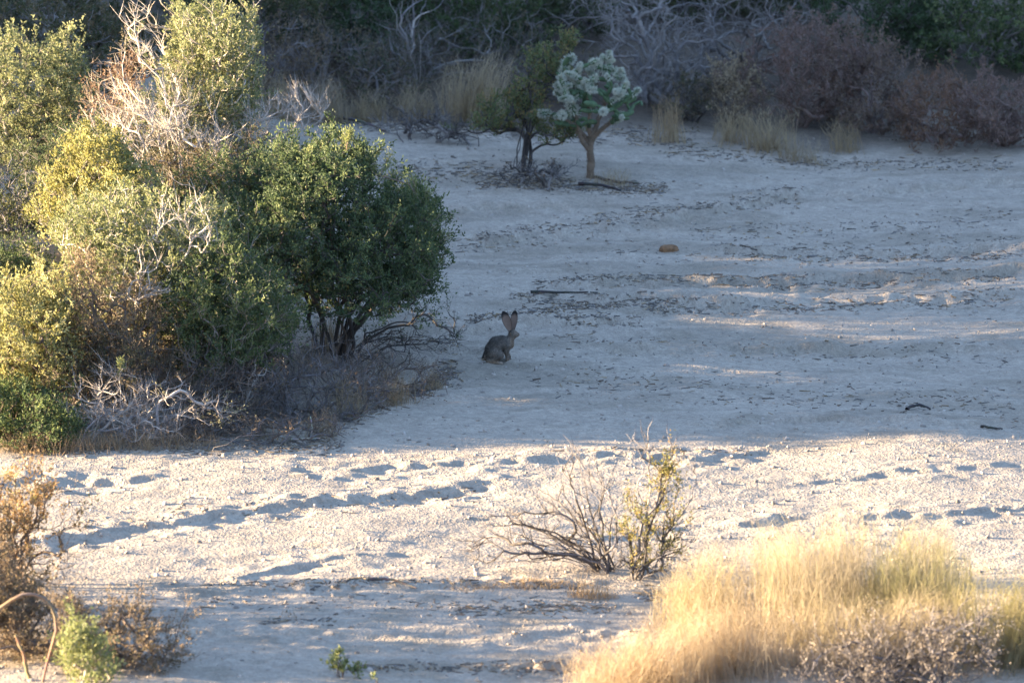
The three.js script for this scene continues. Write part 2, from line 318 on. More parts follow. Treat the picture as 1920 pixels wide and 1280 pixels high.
// a tussock of blades that rise from a small crown of roots into the blobs given
function tussock(s) {
  const r = rngOf(s.seed), gy = groundY(s.x, s.z), g = new THREE.Group(), R1 = () => r() * 2 - 1;
  g.name = numbered(s.name); g.position.set(s.x, gy - 0.01, s.z); tag(g, s.label, s.category, s.group); scene.add(g);
  const G = new Geo(), T = new Geo();
  for (const B of s.blobs) {
    const c = [B[0] - s.x, B[1] - gy, B[2] - s.z];
    for (let k = 0; k < B[6]; k++) {
      let u; do u = [R1(), R1(), R1()]; while (vlen(u) > 1);
      const l = vlen(u) || 1, rr = Math.pow(l, 0.6) / l * (1 + 0.15 * noise(u[0] * 3 + s.seed, u[1] * 3 + u[2]));
      if (s.tuft && noise(u[0] * 4.5 + s.seed, u[1] * 4 + u[2] * 5) < -0.42) continue;
      if (r() < 0.06) { u[1] += 0.35; u[0] += R1() * 0.25; }
      const e = [c[0] + u[0] * rr * B[3], Math.max(0.03, c[1] + u[1] * rr * B[4]), c[2] + u[2] * rr * B[5]];
      const br = s.baseR ?? 0.12, b = [R1() * br + e[0] * (s.follow ?? 0.55), 0, R1() * br + e[2] * (s.follow ?? 0.55)];
      b[1] = groundY(s.x + b[0], s.z + b[2]) - gy - 0.005;
      const a = r() * 6.283, side = [Math.cos(a), 0, Math.sin(a)], H = e[1] - b[1];
      const mid = [lerp(b[0], e[0], 0.3) + R1() * .03, b[1] + H * (0.62 + 0.25 * r()), lerp(b[2], e[2], 0.3) + R1() * .03];
      const k0 = pick(r, s.colBase), k1 = pick(r, s.colTip);
      G.blade(b, mid, e, (s.w ?? 0.005) * (0.6 + 0.8 * r()), side, k0, k1, 3);
      if (s.tuft) for (let q = 0; q < s.tuft; q++) { // fine side stems near the tip
        const t = 0.35 + 0.6 * r(), A = (1 - t) * (1 - t), Bq = 2 * t * (1 - t), E = t * t, o = [0, 1, 2].map((w) => A * b[w] + Bq * mid[w] + E * e[w]);
        const L = (s.tuftLen ?? 0.09) * (.5 + r()), d = vnorm([R1() * 1.1 + (e[0] - b[0]) * .6, 0.5 + R1() * .8, R1() * 1.1]);
        const e2 = [o[0] + d[0] * L, o[1] + d[1] * L, o[2] + d[2] * L], m2 = [0, 1, 2].map((w) => (o[w] + e2[w]) / 2 + R1() * .006);
        const a2 = r() * 6.283; T.blade(o, m2, e2, (s.w ?? 0.005) * 0.7, [Math.cos(a2), 0, Math.sin(a2)], k1, pick(r, s.colTip), 2);
      }
    }
  }
  const m1 = G.build('blades', M.grass, g); if (m1) m1.userData.kind = 'stuff';
  const m2 = T.build('side_stems', M.grass, g); if (m2) m2.userData.kind = 'stuff';
  return g;
}
const C = {"s2": [0.56, 0.45, 0.28], "t2": [0.42, 0.32, 0.19], "lm": [0.29, 0.29, 0.12], "b1": [0.28, 0.25, 0.225], "b2": [0.14, 0.115, 0.1], "gw": [0.42, 0.36, 0.3], "gp": [0.54, 0.47, 0.4], "gd": [0.12, 0.1, 0.085], "gb": [0.22, 0.2, 0.2], "bw": [0.16, 0.11, 0.075], "dk": [0.05, 0.042, 0.038], "lg": [0.25, 0.265, 0.115], "lp": [0.42, 0.41, 0.2], "lgr": [0.095, 0.135, 0.045], "ly": [0.33, 0.3, 0.085], "ldk": [0.06, 0.09, 0.042], "lred": [0.24, 0.13, 0.075], "lbr": [0.23, 0.16, 0.1], "lol": [0.11, 0.105, 0.045], "lor": [0.34, 0.2, 0.07], "st": [0.43, 0.345, 0.22], "sy": [0.4, 0.34, 0.18], "so": [0.42, 0.28, 0.15], "tn": [0.3, 0.22, 0.13], "pl": [0.46, 0.39, 0.3], "wh": [0.6, 0.56, 0.5], "pur": [0.26, 0.18, 0.155], "lime": [0.24, 0.27, 0.09], "cr": [0.085, 0.125, 0.05], "crl": [0.19, 0.22, 0.085]};
const cols = (s) => s.split(' ').map((k) => C[k]);
const PLANTS = [
  {name: "desert_shrub", label: "tall sunlit grey-green shrub with whitish bare branches at upper left", category: "shrub", group: "shrubs on the left bank", x: -2.847, z: -3.0, seed: 107, blobs: [[-2.854, 1.945, -3.0, 0.418, 0.547, 0.75, 379, 0.7979999999999999], [-2.649, 2.213, -2.9, 0.241, 0.364, 0.525, 138, 0.7979999999999999], [-3.024, 2.246, -3.0, 0.214, 0.286, 0.45, 80, 0.756], [-3.395, 2.297, -3.0, 0.203, 0.39, 0.375, 69, 0.084], [-3.446, 1.711, -2.9, 0.214, 0.364, 0.375, 29, 0.168], [-3.37, 1.452, -2.8, 0.562, 0.286, 0.675, 80, 0.10079999999999999], [-2.821, 1.319, -2.7, 0.508, 0.234, 0.675, 80, 0.21], [-2.624, 1.678, -2.8, 0.241, 0.312, 0.6, 126, 0.7979999999999999], [-2.866, 1.336, -3.15, 0.447, 0.497, 0.7, 264, 0.7], [-2.658, 1.8, -3.05, 0.257, 0.33, 0.49, 96, 0.7]], wood: "gw gp", leafCol: "lgr lg lp", stems: 10, tip: 0.0036, maxR: 0.03, shoots: 4, perShoot: 9, leafLen: 0.025959999999999997, arch: -0.05},
  {name: "desert_shrub", label: "olive-green shrub lit from the left at the far left edge", category: "shrub", group: "shrubs on the left bank", x: -4.503, z: -4.2, seed: 114, blobs: [[-4.557, 1.484, -4.2, 0.465, 0.425, 0.9, 345, 0.8148], [-4.248, 1.843, -4.2, 0.191, 0.239, 0.45, 80, 0.8148], [-4.755, 1.791, -4.2, 0.246, 0.266, 0.6, 92, 0.8148], [-4.146, 1.45, -4.1, 0.246, 0.265, 0.6, 92, 0.7979999999999999], [-4.708, 1.09, -4.1, 0.383, 0.239, 0.75, 103, 0.756], [-5.318, 1.381, -4.2, 0.438, 0.479, 0.9, 172, 0.7979999999999999], [-4.575, 1.004, -4.35, 0.497, 0.386, 0.84, 240, 0.7], [-4.262, 1.563, -4.35, 0.204, 0.217, 0.42, 56, 0.7]], wood: "gd gw", leafCol: "ldk lg lp", stems: 8, maxR: 0.035, shoots: 4, perShoot: 9, leafLen: 0.027139999999999997},
  {name: "desert_shrub", label: "red-brown withered shrub between the two upper left green shrubs", category: "shrub", group: "shrubs on the left bank", x: -3.686, z: -2.4, seed: 121, blobs: [[-3.665, 1.773, -2.4, 0.255, 0.284, 0.45, 126, 0.672], [-3.859, 1.948, -2.4, 0.096, 0.258, 0.225, 16, 0.084], [-3.539, 1.997, -2.4, 0.159, 0.181, 0.3, 46, 0.672], [-3.677, 1.444, -2.55, 0.272, 0.258, 0.42, 88, 0.7], [-3.872, 1.647, -2.55, 0.102, 0.234, 0.21, 11, 0.1]], wood: "gw bw", leafCol: "lred lbr lred", stems: 6, shoots: 3, perShoot: 6, leafLen: 0.02242, tip: 0.003},
  {name: "desert_shrub", label: "dark brown twiggy shrub crouched under the whitish branches", category: "shrub", group: "shrubs on the left bank", x: -2.545, z: -1.7, seed: 128, blobs: [[-2.533, 1.401, -1.7, 0.421, 0.23, 0.675, 172, 0.462], [-2.817, 1.315, -1.5, 0.367, 0.204, 0.6, 126, 0.42], [-3.08, 1.29, -1.9, 0.317, 0.257, 0.6, 92, 0.336], [-2.594, 0.942, -1.9, 0.476, 0.257, 0.75, 138, 0.504], [-2.541, 1.128, -1.85, 0.45, 0.209, 0.63, 120, 0.55], [-2.826, 1.069, -1.65, 0.392, 0.185, 0.56, 88, 0.5]], wood: "bw dk", leafCol: "lbr lol ldk", stems: 8, shoots: 3, perShoot: 6, leafLen: 0.02124, arch: 0.04},
  {name: "desert_shrub", label: "leafless pale twiggy shrub fanning right over the sand", category: "shrub", group: "shrubs on the left bank", x: -2.368, z: -2.2, seed: 135, blobs: [[-1.961, 1.783, -2.2, 0.27, 0.186, 0.3, 80, 0], [-2.106, 1.627, -2.1, 0.294, 0.137, 0.3, 70, 0], [-1.765, 1.733, -2.2, 0.088, 0.108, 0.15, 12, 0], [-2.404, 1.584, -2.2, 0.196, 0.172, 0.2, 30, 0]], wood: "gp gw", stems: 16, reach: 0.75, maxR: 0.01, tip: 0.0028, bareShoots: 4, shootLen: 0.17, kink: 0.15, spread: 0.45, straight: 1.6, arch: -0.04, perShoot: 8},
  {name: "desert_shrub", label: "yellow-green upright shrub left of centre on the bank", category: "shrub", group: "shrubs on the left bank", x: -3.643, z: 0.4, seed: 142, blobs: [[-3.671, 1.499, 0.4, 0.366, 0.346, 0.75, 299, 0.8148], [-3.832, 1.786, 0.4, 0.152, 0.222, 0.375, 92, 0.8148], [-3.573, 1.762, 0.4, 0.142, 0.197, 0.375, 69, 0.7979999999999999], [-3.355, 1.394, 0.6, 0.304, 0.296, 0.675, 184, 0.7979999999999999], [-4.003, 1.284, 0.4, 0.229, 0.272, 0.6, 126, 0.7979999999999999], [-3.685, 1.101, 0.25, 0.391, 0.314, 0.7, 208, 0.7], [-3.845, 1.522, 0.25, 0.163, 0.202, 0.35, 64, 0.7]], wood: "gd gw", leafCol: "lgr ly lp", stems: 9, maxR: 0.03, shoots: 4, perShoot: 9, leafLen: 0.025959999999999997},
  {name: "desert_shrub", label: "dense dark shrub in shadow at the left edge with grey dead limbs", category: "shrub", group: "shrubs on the left bank", x: -4.553, z: -0.4, seed: 149, blobs: [[-4.462, 0.652, -0.6, 0.389, 0.403, 0.75, 195, 0.588], [-4.504, 1.043, -0.6, 0.31, 0.252, 0.75, 103, 0.504], [-4.281, 0.8, -0.1, 0.36, 0.25, 0.3, 13, 0.0], [-4.514, 1.347, -0.8, 0.311, 0.252, 0.6, 80, 0.588], [-4.968, 0.984, -0.4, 0.413, 0.602, 0.9, 138, 0.672], [-4.48, 0.19, -0.75, 0.415, 0.366, 0.7, 136, 0.7], [-4.519, 0.745, -0.75, 0.332, 0.228, 0.7, 72, 0.6]], wood: "gb gd", leafCol: "ldk lol lgr", stems: 8, maxR: 0.04, shoots: 3, perShoot: 8, leafLen: 0.02478},
  {name: "desert_shrub", label: "broad grey-green shrub with pale forked stems at left centre", category: "shrub", group: "shrubs on the left bank", x: -3.179, z: 2.0, seed: 156, blobs: [[-3.347, 1.287, 2.0, 0.47, 0.409, 0.825, 379, 0.7979999999999999], [-2.936, 1.124, 2.0, 0.421, 0.409, 0.75, 322, 0.7979999999999999], [-3.713, 1.358, 2.0, 0.223, 0.265, 0.6, 126, 0.7979999999999999], [-2.699, 1.424, 2.1, 0.222, 0.24, 0.6, 103, 0.714], [-2.861, 1.641, 2.5, 0.27, 0.286, 0.375, 46, 0.10079999999999999], [-3.243, 0.998, 2.3, 0.444, 0.24, 0.6, 57, 0.252], [-3.361, 0.819, 1.85, 0.503, 0.372, 0.77, 264, 0.7], [-2.949, 0.654, 1.85, 0.45, 0.372, 0.7, 224, 0.7]], wood: "gw gp", leafCol: "lgr lg lp", stems: 10, maxR: 0.035, tip: 0.0034, shoots: 4, perShoot: 9, leafLen: 0.025959999999999997},
  {name: "desert_shrub", label: "large dark green creosote bush beside the hare", category: "shrub", group: "shrubs on the left bank", x: -1.582, z: 0.5, seed: 163, blobs: [[-1.74, 1.159, 0.5, 0.584, 0.519, 1.125, 644, 0.97], [-1.151, 0.939, 0.6, 0.482, 0.444, 1.05, 505, 0.97], [-1.954, 1.404, 0.4, 0.432, 0.371, 0.9, 345, 0.97], [-1.573, 1.685, 0.5, 0.355, 0.197, 0.75, 206, 0.97], [-0.964, 1.207, 0.5, 0.279, 0.272, 0.75, 195, 0.97], [-1.458, 0.652, 0.6, 0.559, 0.222, 0.9, 252, 0.95], [-0.848, 0.776, 0.5, 0.203, 0.297, 0.6, 103, 0.97]], wood: "gd dk", leafCol: "ldk cr crl", stems: 12, maxR: 0.024, tip: 0.0028, shoots: 4, perShoot: 10, leafLen: 0.02478, baseR: 0.16, gap: -0.12},
  {name: "desert_shrub", label: "sparse upright sprigs catching light above the creosote bush", category: "shrub", group: "shrubs on the left bank", x: -1.511, z: 0.5, seed: 170, blobs: [[-1.454, 1.9, 0.5, 0.028, 0.141, 0.04, 7, 1], [-1.671, 1.819, 0.5, 0.038, 0.122, 0.06, 7, 1], [-2.062, 1.752, 0.6, 0.047, 0.112, 0.06, 6, 1], [-1.757, 1.752, 0.6, 0.047, 0.112, 0.06, 6, 1], [-0.682, 1.111, 0.5, 0.104, 0.141, 0.1, 10, 1], [-0.752, 1.303, 0.5, 0.056, 0.094, 0.08, 6, 1], [-1.221, 1.638, 0.5, 0.103, 0.056, 0.06, 5, 1], [-1.08, 1.709, 0.5, 0.038, 0.056, 0.05, 3, 1], [-0.846, 1.494, 0.5, 0.038, 0.075, 0.05, 3, 1], [-0.752, 1.423, 0.5, 0.028, 0.056, 0.05, 2, 1], [-1.878, 1.685, 0.5, 0.094, 0.117, 0.1, 6, 1]], wood: "gw bw", leafCol: "crl lime lp", stems: 4, shoots: 9, perShoot: 6, leafLen: 0.018, spread: 0.35, up: 0.7, shootLen: 0.12, tip: 0.0026},
  {name: "desert_shrub", label: "low bare dark branches reaching right beneath the creosote bush", category: "shrub", group: "shrubs on the left bank", x: -1.5, z: 0.95, seed: 177, blobs: [[-0.89, 0.269, 0.95, 0.445, 0.103, 0.4, 60, 0.12], [-1.216, 0.17, 1.05, 0.421, 0.117, 0.4, 50, 0.05], [-0.702, 0.46, 0.95, 0.211, 0.187, 0.25, 16, 0.6], [-0.468, 0.293, 0.95, 0.117, 0.084, 0.2, 8, 0.4]], wood: "dk gd", leafCol: "ldk cr", stems: 6, tip: 0.003, bareShoots: 3, shootLen: 0.14, spread: 0.6, perShoot: 5, leafLen: 0.017, up: 0.2},
  {name: "desert_shrub", label: "rounded green shrub with tapering sprays in front of the creosote bush", category: "shrub", group: "shrubs on the left bank", x: -2.413, z: 2.7, seed: 184, blobs: [[-2.404, 1.009, 2.7, 0.441, 0.357, 0.75, 322, 0.97], [-2.129, 0.868, 2.8, 0.294, 0.285, 0.6, 172, 0.95], [-2.558, 0.611, 2.9, 0.293, 0.238, 0.6, 161, 0.9], [-2.763, 0.961, 2.8, 0.245, 0.285, 0.525, 126, 0.95], [-2.218, 0.611, 2.9, 0.244, 0.166, 0.525, 92, 0.9], [-2.42, 1.33, 2.8, 0.059, 0.166, 0.12, 9, 0.9]], wood: "gd gw", leafCol: "ldk lgr lg", stems: 9, maxR: 0.028, shoots: 4, perShoot: 9, leafLen: 0.02478},
  {name: "desert_shrub", label: "brown dried-out shrub with crowded upright twigs at lower left", category: "shrub", group: "shrubs on the left bank", x: -3.442, z: 3.0, seed: 191, blobs: [[-3.408, 0.887, 3.0, 0.414, 0.332, 0.675, 299, 0.63], [-3.202, 0.654, 3.1, 0.341, 0.237, 0.6, 138, 0.462], [-3.653, 1.14, 3.0, 0.195, 0.237, 0.45, 92, 0.672], [-3.422, 0.499, 2.85, 0.443, 0.301, 0.63, 208, 0.7], [-3.214, 0.368, 2.95, 0.364, 0.215, 0.56, 96, 0.55]], wood: "bw gd", leafCol: "lbr tn lol", stems: 10, shoots: 3, perShoot: 7, leafLen: 0.02006, up: 0.8, spread: 0.5},
  {name: "desert_shrub", label: "yellow-green shrub with golden tips at the left edge", category: "shrub", group: "shrubs on the left bank", x: -4.085, z: 3.2, seed: 198, blobs: [[-4.074, 0.744, 3.2, 0.413, 0.331, 0.75, 322, 0.8148], [-3.889, 1.043, 3.2, 0.194, 0.26, 0.45, 126, 0.7979999999999999], [-4.25, 0.951, 3.2, 0.194, 0.26, 0.525, 92, 0.7979999999999999], [-3.867, 0.559, 3.3, 0.243, 0.189, 0.525, 103, 0.7979999999999999], [-4.637, 0.675, 3.2, 0.292, 0.378, 0.75, 103, 0.7979999999999999], [-4.09, 0.357, 3.05, 0.442, 0.301, 0.7, 224, 0.7], [-3.904, 0.733, 3.05, 0.208, 0.236, 0.42, 88, 0.7]], wood: "gd bw", leafCol: "lgr ly lp ly", stems: 8, shoots: 4, perShoot: 9, leafLen: 0.02478},
  {name: "desert_shrub", label: "low bright green shrub hugging the ground at the left edge", category: "shrub", group: "shrubs on the left bank", x: -4.077, z: 4.25, seed: 205, blobs: [[-4.073, 0.287, 4.25, 0.383, 0.195, 0.6, 264, 0.8148], [-3.758, 0.197, 4.35, 0.167, 0.116, 0.375, 69, 0.8148], [-4.382, 0.355, 4.25, 0.287, 0.232, 0.6, 103, 0.8148], [-4.087, 0.043, 4.1, 0.409, 0.177, 0.56, 184, 0.7], [-3.77, 0.038, 4.2, 0.179, 0.105, 0.35, 48, 0.7]], wood: "bw", leafCol: "cr lgr lime", stems: 7, shoots: 4, perShoot: 9, leafLen: 0.0236},
  {name: "dead_brush", label: "tangle of bleached dead branches below the brown shrub", category: "dead brush", group: "shrubs on the left bank", x: -3.227, z: 4.0, seed: 212, blobs: [[-3.356, 0.391, 4.0, 0.422, 0.2, 0.4, 130, 0], [-2.885, 0.322, 4.1, 0.444, 0.186, 0.4, 130, 0.03], [-3.597, 0.208, 4.1, 0.266, 0.142, 0.3, 80, 0], [-2.552, 0.277, 4.1, 0.222, 0.124, 0.25, 50, 0.2], [-3.148, 0.163, 4.2, 0.576, 0.115, 0.3, 130, 0]], wood: "gp gw gb", leafCol: "lp tn", perShoot: 5, stems: 16, tip: 0.003, maxR: 0.016, bareShoots: 3, shootLen: 0.16, arch: 0.1, kink: 0.25, baseR: 0.5},
  {name: "dead_brush", label: "dark tangle of twigs behind the bleached dead branches", category: "dead brush", group: "shrubs on the left bank", x: -2.824, z: 3.6, seed: 219, blobs: [[-2.864, 0.417, 3.6, 0.582, 0.269, 0.4, 260, 0.15], [-2.369, 0.325, 3.7, 0.402, 0.268, 0.4, 180, 0.1], [-3.272, 0.464, 3.5, 0.403, 0.224, 0.4, 120, 0.2], [-2.398, 0.14, 4.1, 0.489, 0.115, 0.3, 120, 0.1]], wood: "dk gd bw", leafCol: "lbr lol", perShoot: 5, leafLen: 0.017, stems: 14, tip: 0.0028, maxR: 0.014, bareShoots: 3, shootLen: 0.15, kink: 0.25, spread: 0.9, baseR: 0.5},
  {name: "dead_brush", label: "low grey litter of twigs along the foot of the bank", category: "dead brush", group: "shrubs on the left bank", x: -2.174, z: 4.2, seed: 226, blobs: [[-2.172, 0.14, 4.2, 0.576, 0.124, 0.3, 190, 0.1], [-2.788, 0.117, 4.3, 0.487, 0.097, 0.25, 120, 0.15], [-1.64, 0.163, 4.2, 0.266, 0.098, 0.25, 60, 0.1]], wood: "gb gd bw", leafCol: "lbr tn", perShoot: 5, leafLen: 0.017, stems: 16, tip: 0.0026, maxR: 0.01, bareShoots: 3, shootLen: 0.13, kink: 0.25, spread: 0.9, baseR: 0.6},
  {name: "dead_brush", label: "single pale leafy sprig rising from the bleached branches", category: "dead brush", group: "shrubs on the left bank", x: -3.263, z: 4.15, seed: 233, blobs: [[-3.26, 0.651, 4.15, 0.022, 0.133, 0.03, 4, 1]], wood: "gw", leafCol: "lp lime lg", stems: 1, shoots: 7, perShoot: 7, leafLen: 0.018, spread: 0.3, up: 0.8, shootLen: 0.06},
  {name: "dead_brush", label: "heap of grey dead twigs under the green shrubs", category: "dead brush", group: "shrubs on the left bank", x: -1.947, z: 3.0, seed: 240, blobs: [[-1.946, 0.193, 3.0, 0.475, 0.294, 0.6, 260, 0.05], [-1.536, 0.215, 3.1, 0.407, 0.248, 0.5, 200, 0.08], [-2.3, 0.168, 3.2, 0.361, 0.248, 0.5, 170, 0.05], [-2.0, 0.43, 2.7, 0.5, 0.227, 0.5, 150, 0.1], [-1.796, 0.051, 3.5, 0.494, 0.126, 0.3, 130, 0.05]], wood: "gb gd gd", leafCol: "lbr tn", perShoot: 4, leafLen: 0.016, stems: 14, tip: 0.003, maxR: 0.014, bareShoots: 3, shootLen: 0.15, arch: 0.05, kink: 0.4, spread: 1, baseR: 0.4},
  {name: "dead_brush", label: "grey-brown brittle brush trailing right onto the sand", category: "dead brush", group: "shrubs on the left bank", x: -1.238, z: 2.3, seed: 247, blobs: [[-1.237, 0.18, 2.3, 0.412, 0.22, 0.5, 180, 0.15], [-0.915, 0.178, 2.4, 0.32, 0.174, 0.4, 120, 0.25], [-1.465, 0.297, 2.3, 0.366, 0.252, 0.5, 130, 0], [-1.183, 0.08, 2.7, 0.364, 0.114, 0.3, 80, 0.2]], wood: "gb bw gd", leafCol: "lbr tn", stems: 12, maxR: 0.012, tip: 0.0028, bareShoots: 3, shootLen: 0.12, kink: 0.35, spread: 0.9, perShoot: 4, leafLen: 0.016, baseR: 0.3},
  {name: "dead_brush", label: "forked pale twig with bare fingers over the grey heap", category: "dead brush", group: "shrubs on the left bank", x: -2.347, z: 3.2, seed: 254, blobs: [[-2.141, 0.399, 3.2, 0.126, 0.081, 0.1, 9, 0], [-2.209, 0.283, 3.2, 0.099, 0.054, 0.1, 5, 0]], wood: "gp", stems: 2, tip: 0.005, bareShoots: 2, shootLen: 0.08, spread: 0.4, straight: 1.2, perShoot: 8},
  {name: "dry_grass_tuft", label: "tan grass tuft at the foot of the grey twig heap", category: "grass", group: "dry grass tufts", x: -1.58, z: 4.0, seed: 261, blobs: [[-1.579, 0.186, 4.0, 0.142, 0.142, 0.2, 150, 1]], colBase: "tn st", colTip: "st tn so", w: 0.005, baseR: 0.1},
  {name: "dry_grass_tuft", label: "short tan grass beside the bleached dead branches", category: "grass", group: "dry grass tufts", x: -2.044, z: 4.1, seed: 268, blobs: [[-2.132, 0.14, 4.1, 0.155, 0.115, 0.2, 120, 1]], colBase: "tn st", colTip: "st tn so", w: 0.005, baseR: 0.1},
  {name: "dry_grass_tuft", label: "rusty dry grass spilling from the brittle brush", category: "grass", group: "dry grass tufts", x: -1.026, z: 2.6, seed: 275, blobs: [[-1.002, 0.198, 2.6, 0.205, 0.137, 0.2, 160, 1]], colBase: "tn st", colTip: "st tn so", w: 0.005, baseR: 0.1},
  {name: "dry_grass_tuft", label: "tan grass clump seen under the creosote bush", category: "grass", group: "dry grass tufts", x: -1.661, z: 0.2, seed: 282, blobs: [[-1.636, 0.232, 0.2, 0.152, 0.152, 0.2, 170, 1]], colBase: "tn st", colTip: "st tn so", w: 0.005, baseR: 0.1},
  {name: "dry_grass_tuft", label: "brown grass fringe at the right end of the brush", category: "grass", group: "dry grass tufts", x: -0.737, z: 2.0, seed: 289, blobs: [[-0.714, 0.161, 2.0, 0.166, 0.083, 0.2, 110, 1]], colBase: "tn st", colTip: "st tn so", w: 0.005, baseR: 0.1},
  {name: "dry_grass_tuft", label: "dry grass in front of the dark green bush, lower middle", category: "grass", group: "dry grass tufts", x: -1.354, z: 3.2, seed: 296, blobs: [[-1.375, 0.283, 3.2, 0.189, 0.189, 0.2, 170, 1]], colBase: "tn st", colTip: "st tn so", w: 0.005, baseR: 0.1},
  {name: "dry_grass_tuft", label: "pinkish dry grass fringe left of the bleached branches", category: "grass", group: "dry grass tufts", x: -3.744, z: 4.6, seed: 303, blobs: [[-3.742, 0.136, 4.6, 0.572, 0.15, 0.2, 900, 1]], colBase: "tn so", colTip: "pl so st", w: 0.005, baseR: 0.1, follow: 0.9},
  {name: "dry_grass_tuft", label: "pinkish dry grass along the bank foot", category: "grass", group: "dry grass tufts", x: -2.912, z: 4.5, seed: 310, blobs: [[-2.955, 0.131, 4.5, 0.573, 0.141, 0.2, 800, 1]], colBase: "tn so", colTip: "pl so st", w: 0.005, baseR: 0.1, follow: 0.9},
  {name: "desert_shrub", label: "pale grey-green scrub between the red-brown shrub and the tall shrub", category: "shrub", group: "shrubs on the left bank", x: -3.261, z: -2.3, seed: 317, blobs: [[-3.244, 1.541, -2.3, 0.319, 0.319, 0.5, 190, 0.75], [-2.996, 1.716, -2.3, 0.27, 0.344, 0.5, 190, 0.75], [-3.249, 1.116, -2.3, 0.443, 0.295, 0.5, 190, 0.75], [-2.756, 1.116, -2.3, 0.394, 0.246, 0.5, 190, 0.75], [-3.105, 0.741, -2.3, 0.493, 0.222, 0.5, 190, 0.75]], wood: "gw gd", leafCol: "lgr lg lbr", stems: 9, shoots: 4, perShoot: 8, leafLen: 0.021},
  {name: "desert_shrub", label: "dense dusty green scrub at the heart of the bank shrubs", category: "shrub", group: "shrubs on the left bank", x: -2.675, z: -0.2, seed: 324, blobs: [[-2.711, 1.266, -0.2, 0.357, 0.357, 0.5, 230, 0.9], [-2.998, 1.12, -0.2, 0.286, 0.286, 0.5, 230, 0.9]], wood: "gd gw", leafCol: "ldk lgr lg", stems: 9, shoots: 4, perShoot: 8, leafLen: 0.021},
  {name: "desert_shrub", label: "dark brown scrub filling the hollow below the whitish branches", category: "shrub", group: "shrubs on the left bank", x: -3.029, z: -0.6, seed: 331, blobs: [[-3.015, 1.384, -0.6, 0.383, 0.239, 0.5, 150, 0.7], [-2.633, 1.336, -0.6, 0.335, 0.215, 0.5, 150, 0.7]], wood: "bw dk", leafCol: "lbr lol lbr", stems: 9, shoots: 4, perShoot: 8, leafLen: 0.021},
  {name: "desert_shrub", label: "dull green scrub wedged behind the creosote bush", category: "shrub", group: "shrubs on the left bank", x: -2.364, z: -0.8, seed: 338, blobs: [[-2.355, 1.102, -0.8, 0.336, 0.288, 0.5, 190, 0.9], [-2.161, 1.347, -0.8, 0.24, 0.24, 0.5, 190, 0.9]], wood: "gd bw", leafCol: "ldk cr lol", stems: 9, shoots: 4, perShoot: 8, leafLen: 0.021},
  {name: "desert_shrub", label: "shaded olive scrub behind the yellow-green upright shrub", category: "shrub", group: "shrubs on the left bank", x: -4.264, z: -1.8, seed: 345, blobs: [[-4.247, 1.209, -1.8, 0.391, 0.244, 0.5, 170, 0.85], [-3.902, 1.457, -1.8, 0.293, 0.219, 0.5, 170, 0.85]], wood: "gd bw", leafCol: "lol ldk lgr", stems: 9, shoots: 4, perShoot: 8, leafLen: 0.021},
  {name: "desert_shrub", label: "green scrub joining the grey-green shrub to the creosote bush", category: "shrub", group: "shrubs on the left bank", x: -2.483, z: 1.0, seed: 352, blobs: [[-2.519, 1.161, 1.0, 0.35, 0.327, 0.5, 230, 0.95], [-2.241, 0.971, 1.0, 0.28, 0.327, 0.5, 230, 0.95]], wood: "gd gw", leafCol: "ldk lgr lg", stems: 9, shoots: 4, perShoot: 8, leafLen: 0.021},
  {name: "desert_shrub", label: "dark twiggy scrub in the shade of the rounded green shrub", category: "shrub", group: "shrubs on the left bank", x: -2.123, z: 1.9, seed: 359, blobs: [[-2.212, 0.399, 1.9, 0.369, 0.23, 0.5, 170, 0.45], [-2.582, 0.21, 1.9, 0.369, 0.231, 0.5, 170, 0.45]], wood: "gd dk bw", leafCol: "ldk lbr", stems: 9, shoots: 4, perShoot: 8, leafLen: 0.021},
  {name: "desert_shrub", label: "brown scrub between golden-tipped shrub and bleached branches", category: "shrub", group: "shrubs on the left bank", x: -3.682, z: 3.5, seed: 366, blobs: [[-3.675, 0.51, 3.5, 0.336, 0.224, 0.5, 170, 0.6], [-3.271, 0.556, 3.5, 0.314, 0.202, 0.5, 170, 0.6]], wood: "bw gd", leafCol: "lbr lol tn", stems: 9, shoots: 4, perShoot: 8, leafLen: 0.021},
  {name: "desert_shrub", label: "dark green scrub at the left edge above the golden-tipped shrub", category: "shrub", group: "shrubs on the left bank", x: -4.56, z: 1.4, seed: 373, blobs: [[-4.361, 0.862, 1.4, 0.325, 0.278, 0.5, 170, 0.9], [-4.732, 0.862, 1.4, 0.325, 0.371, 0.5, 170, 0.9]], wood: "gd", leafCol: "ldk lgr lol", stems: 9, shoots: 4, perShoot: 8, leafLen: 0.021},
  {name: "dead_shrub", label: "bleached leafless branches sprawling below the tall grey-green shrub", category: "shrub", group: "shrubs on the left bank", x: -2.986, z: -1.2, seed: 380, blobs: [[-3.331, 1.689, -1.2, 0.459, 0.217, 0.35, 110, 0.06], [-2.724, 1.56, -1.1, 0.434, 0.183, 0.35, 90, 0.12], [-3.049, 1.85, -1.4, 0.339, 0.242, 0.3, 60, 0.1], [-3.582, 1.85, -1.4, 0.242, 0.242, 0.3, 36, 0.05], [-3.428, 2.347, -1.8, 0.146, 0.389, 0.2, 26, 0.1]], wood: "gp gw", leafCol: "lg lbr", stems: 16, reach: 0.8, tip: 0.0028, maxR: 0.012, bareShoots: 4, shootLen: 0.2, kink: 0.16, straight: 1.5, spread: 0.8, arch: -0.05, perShoot: 6},
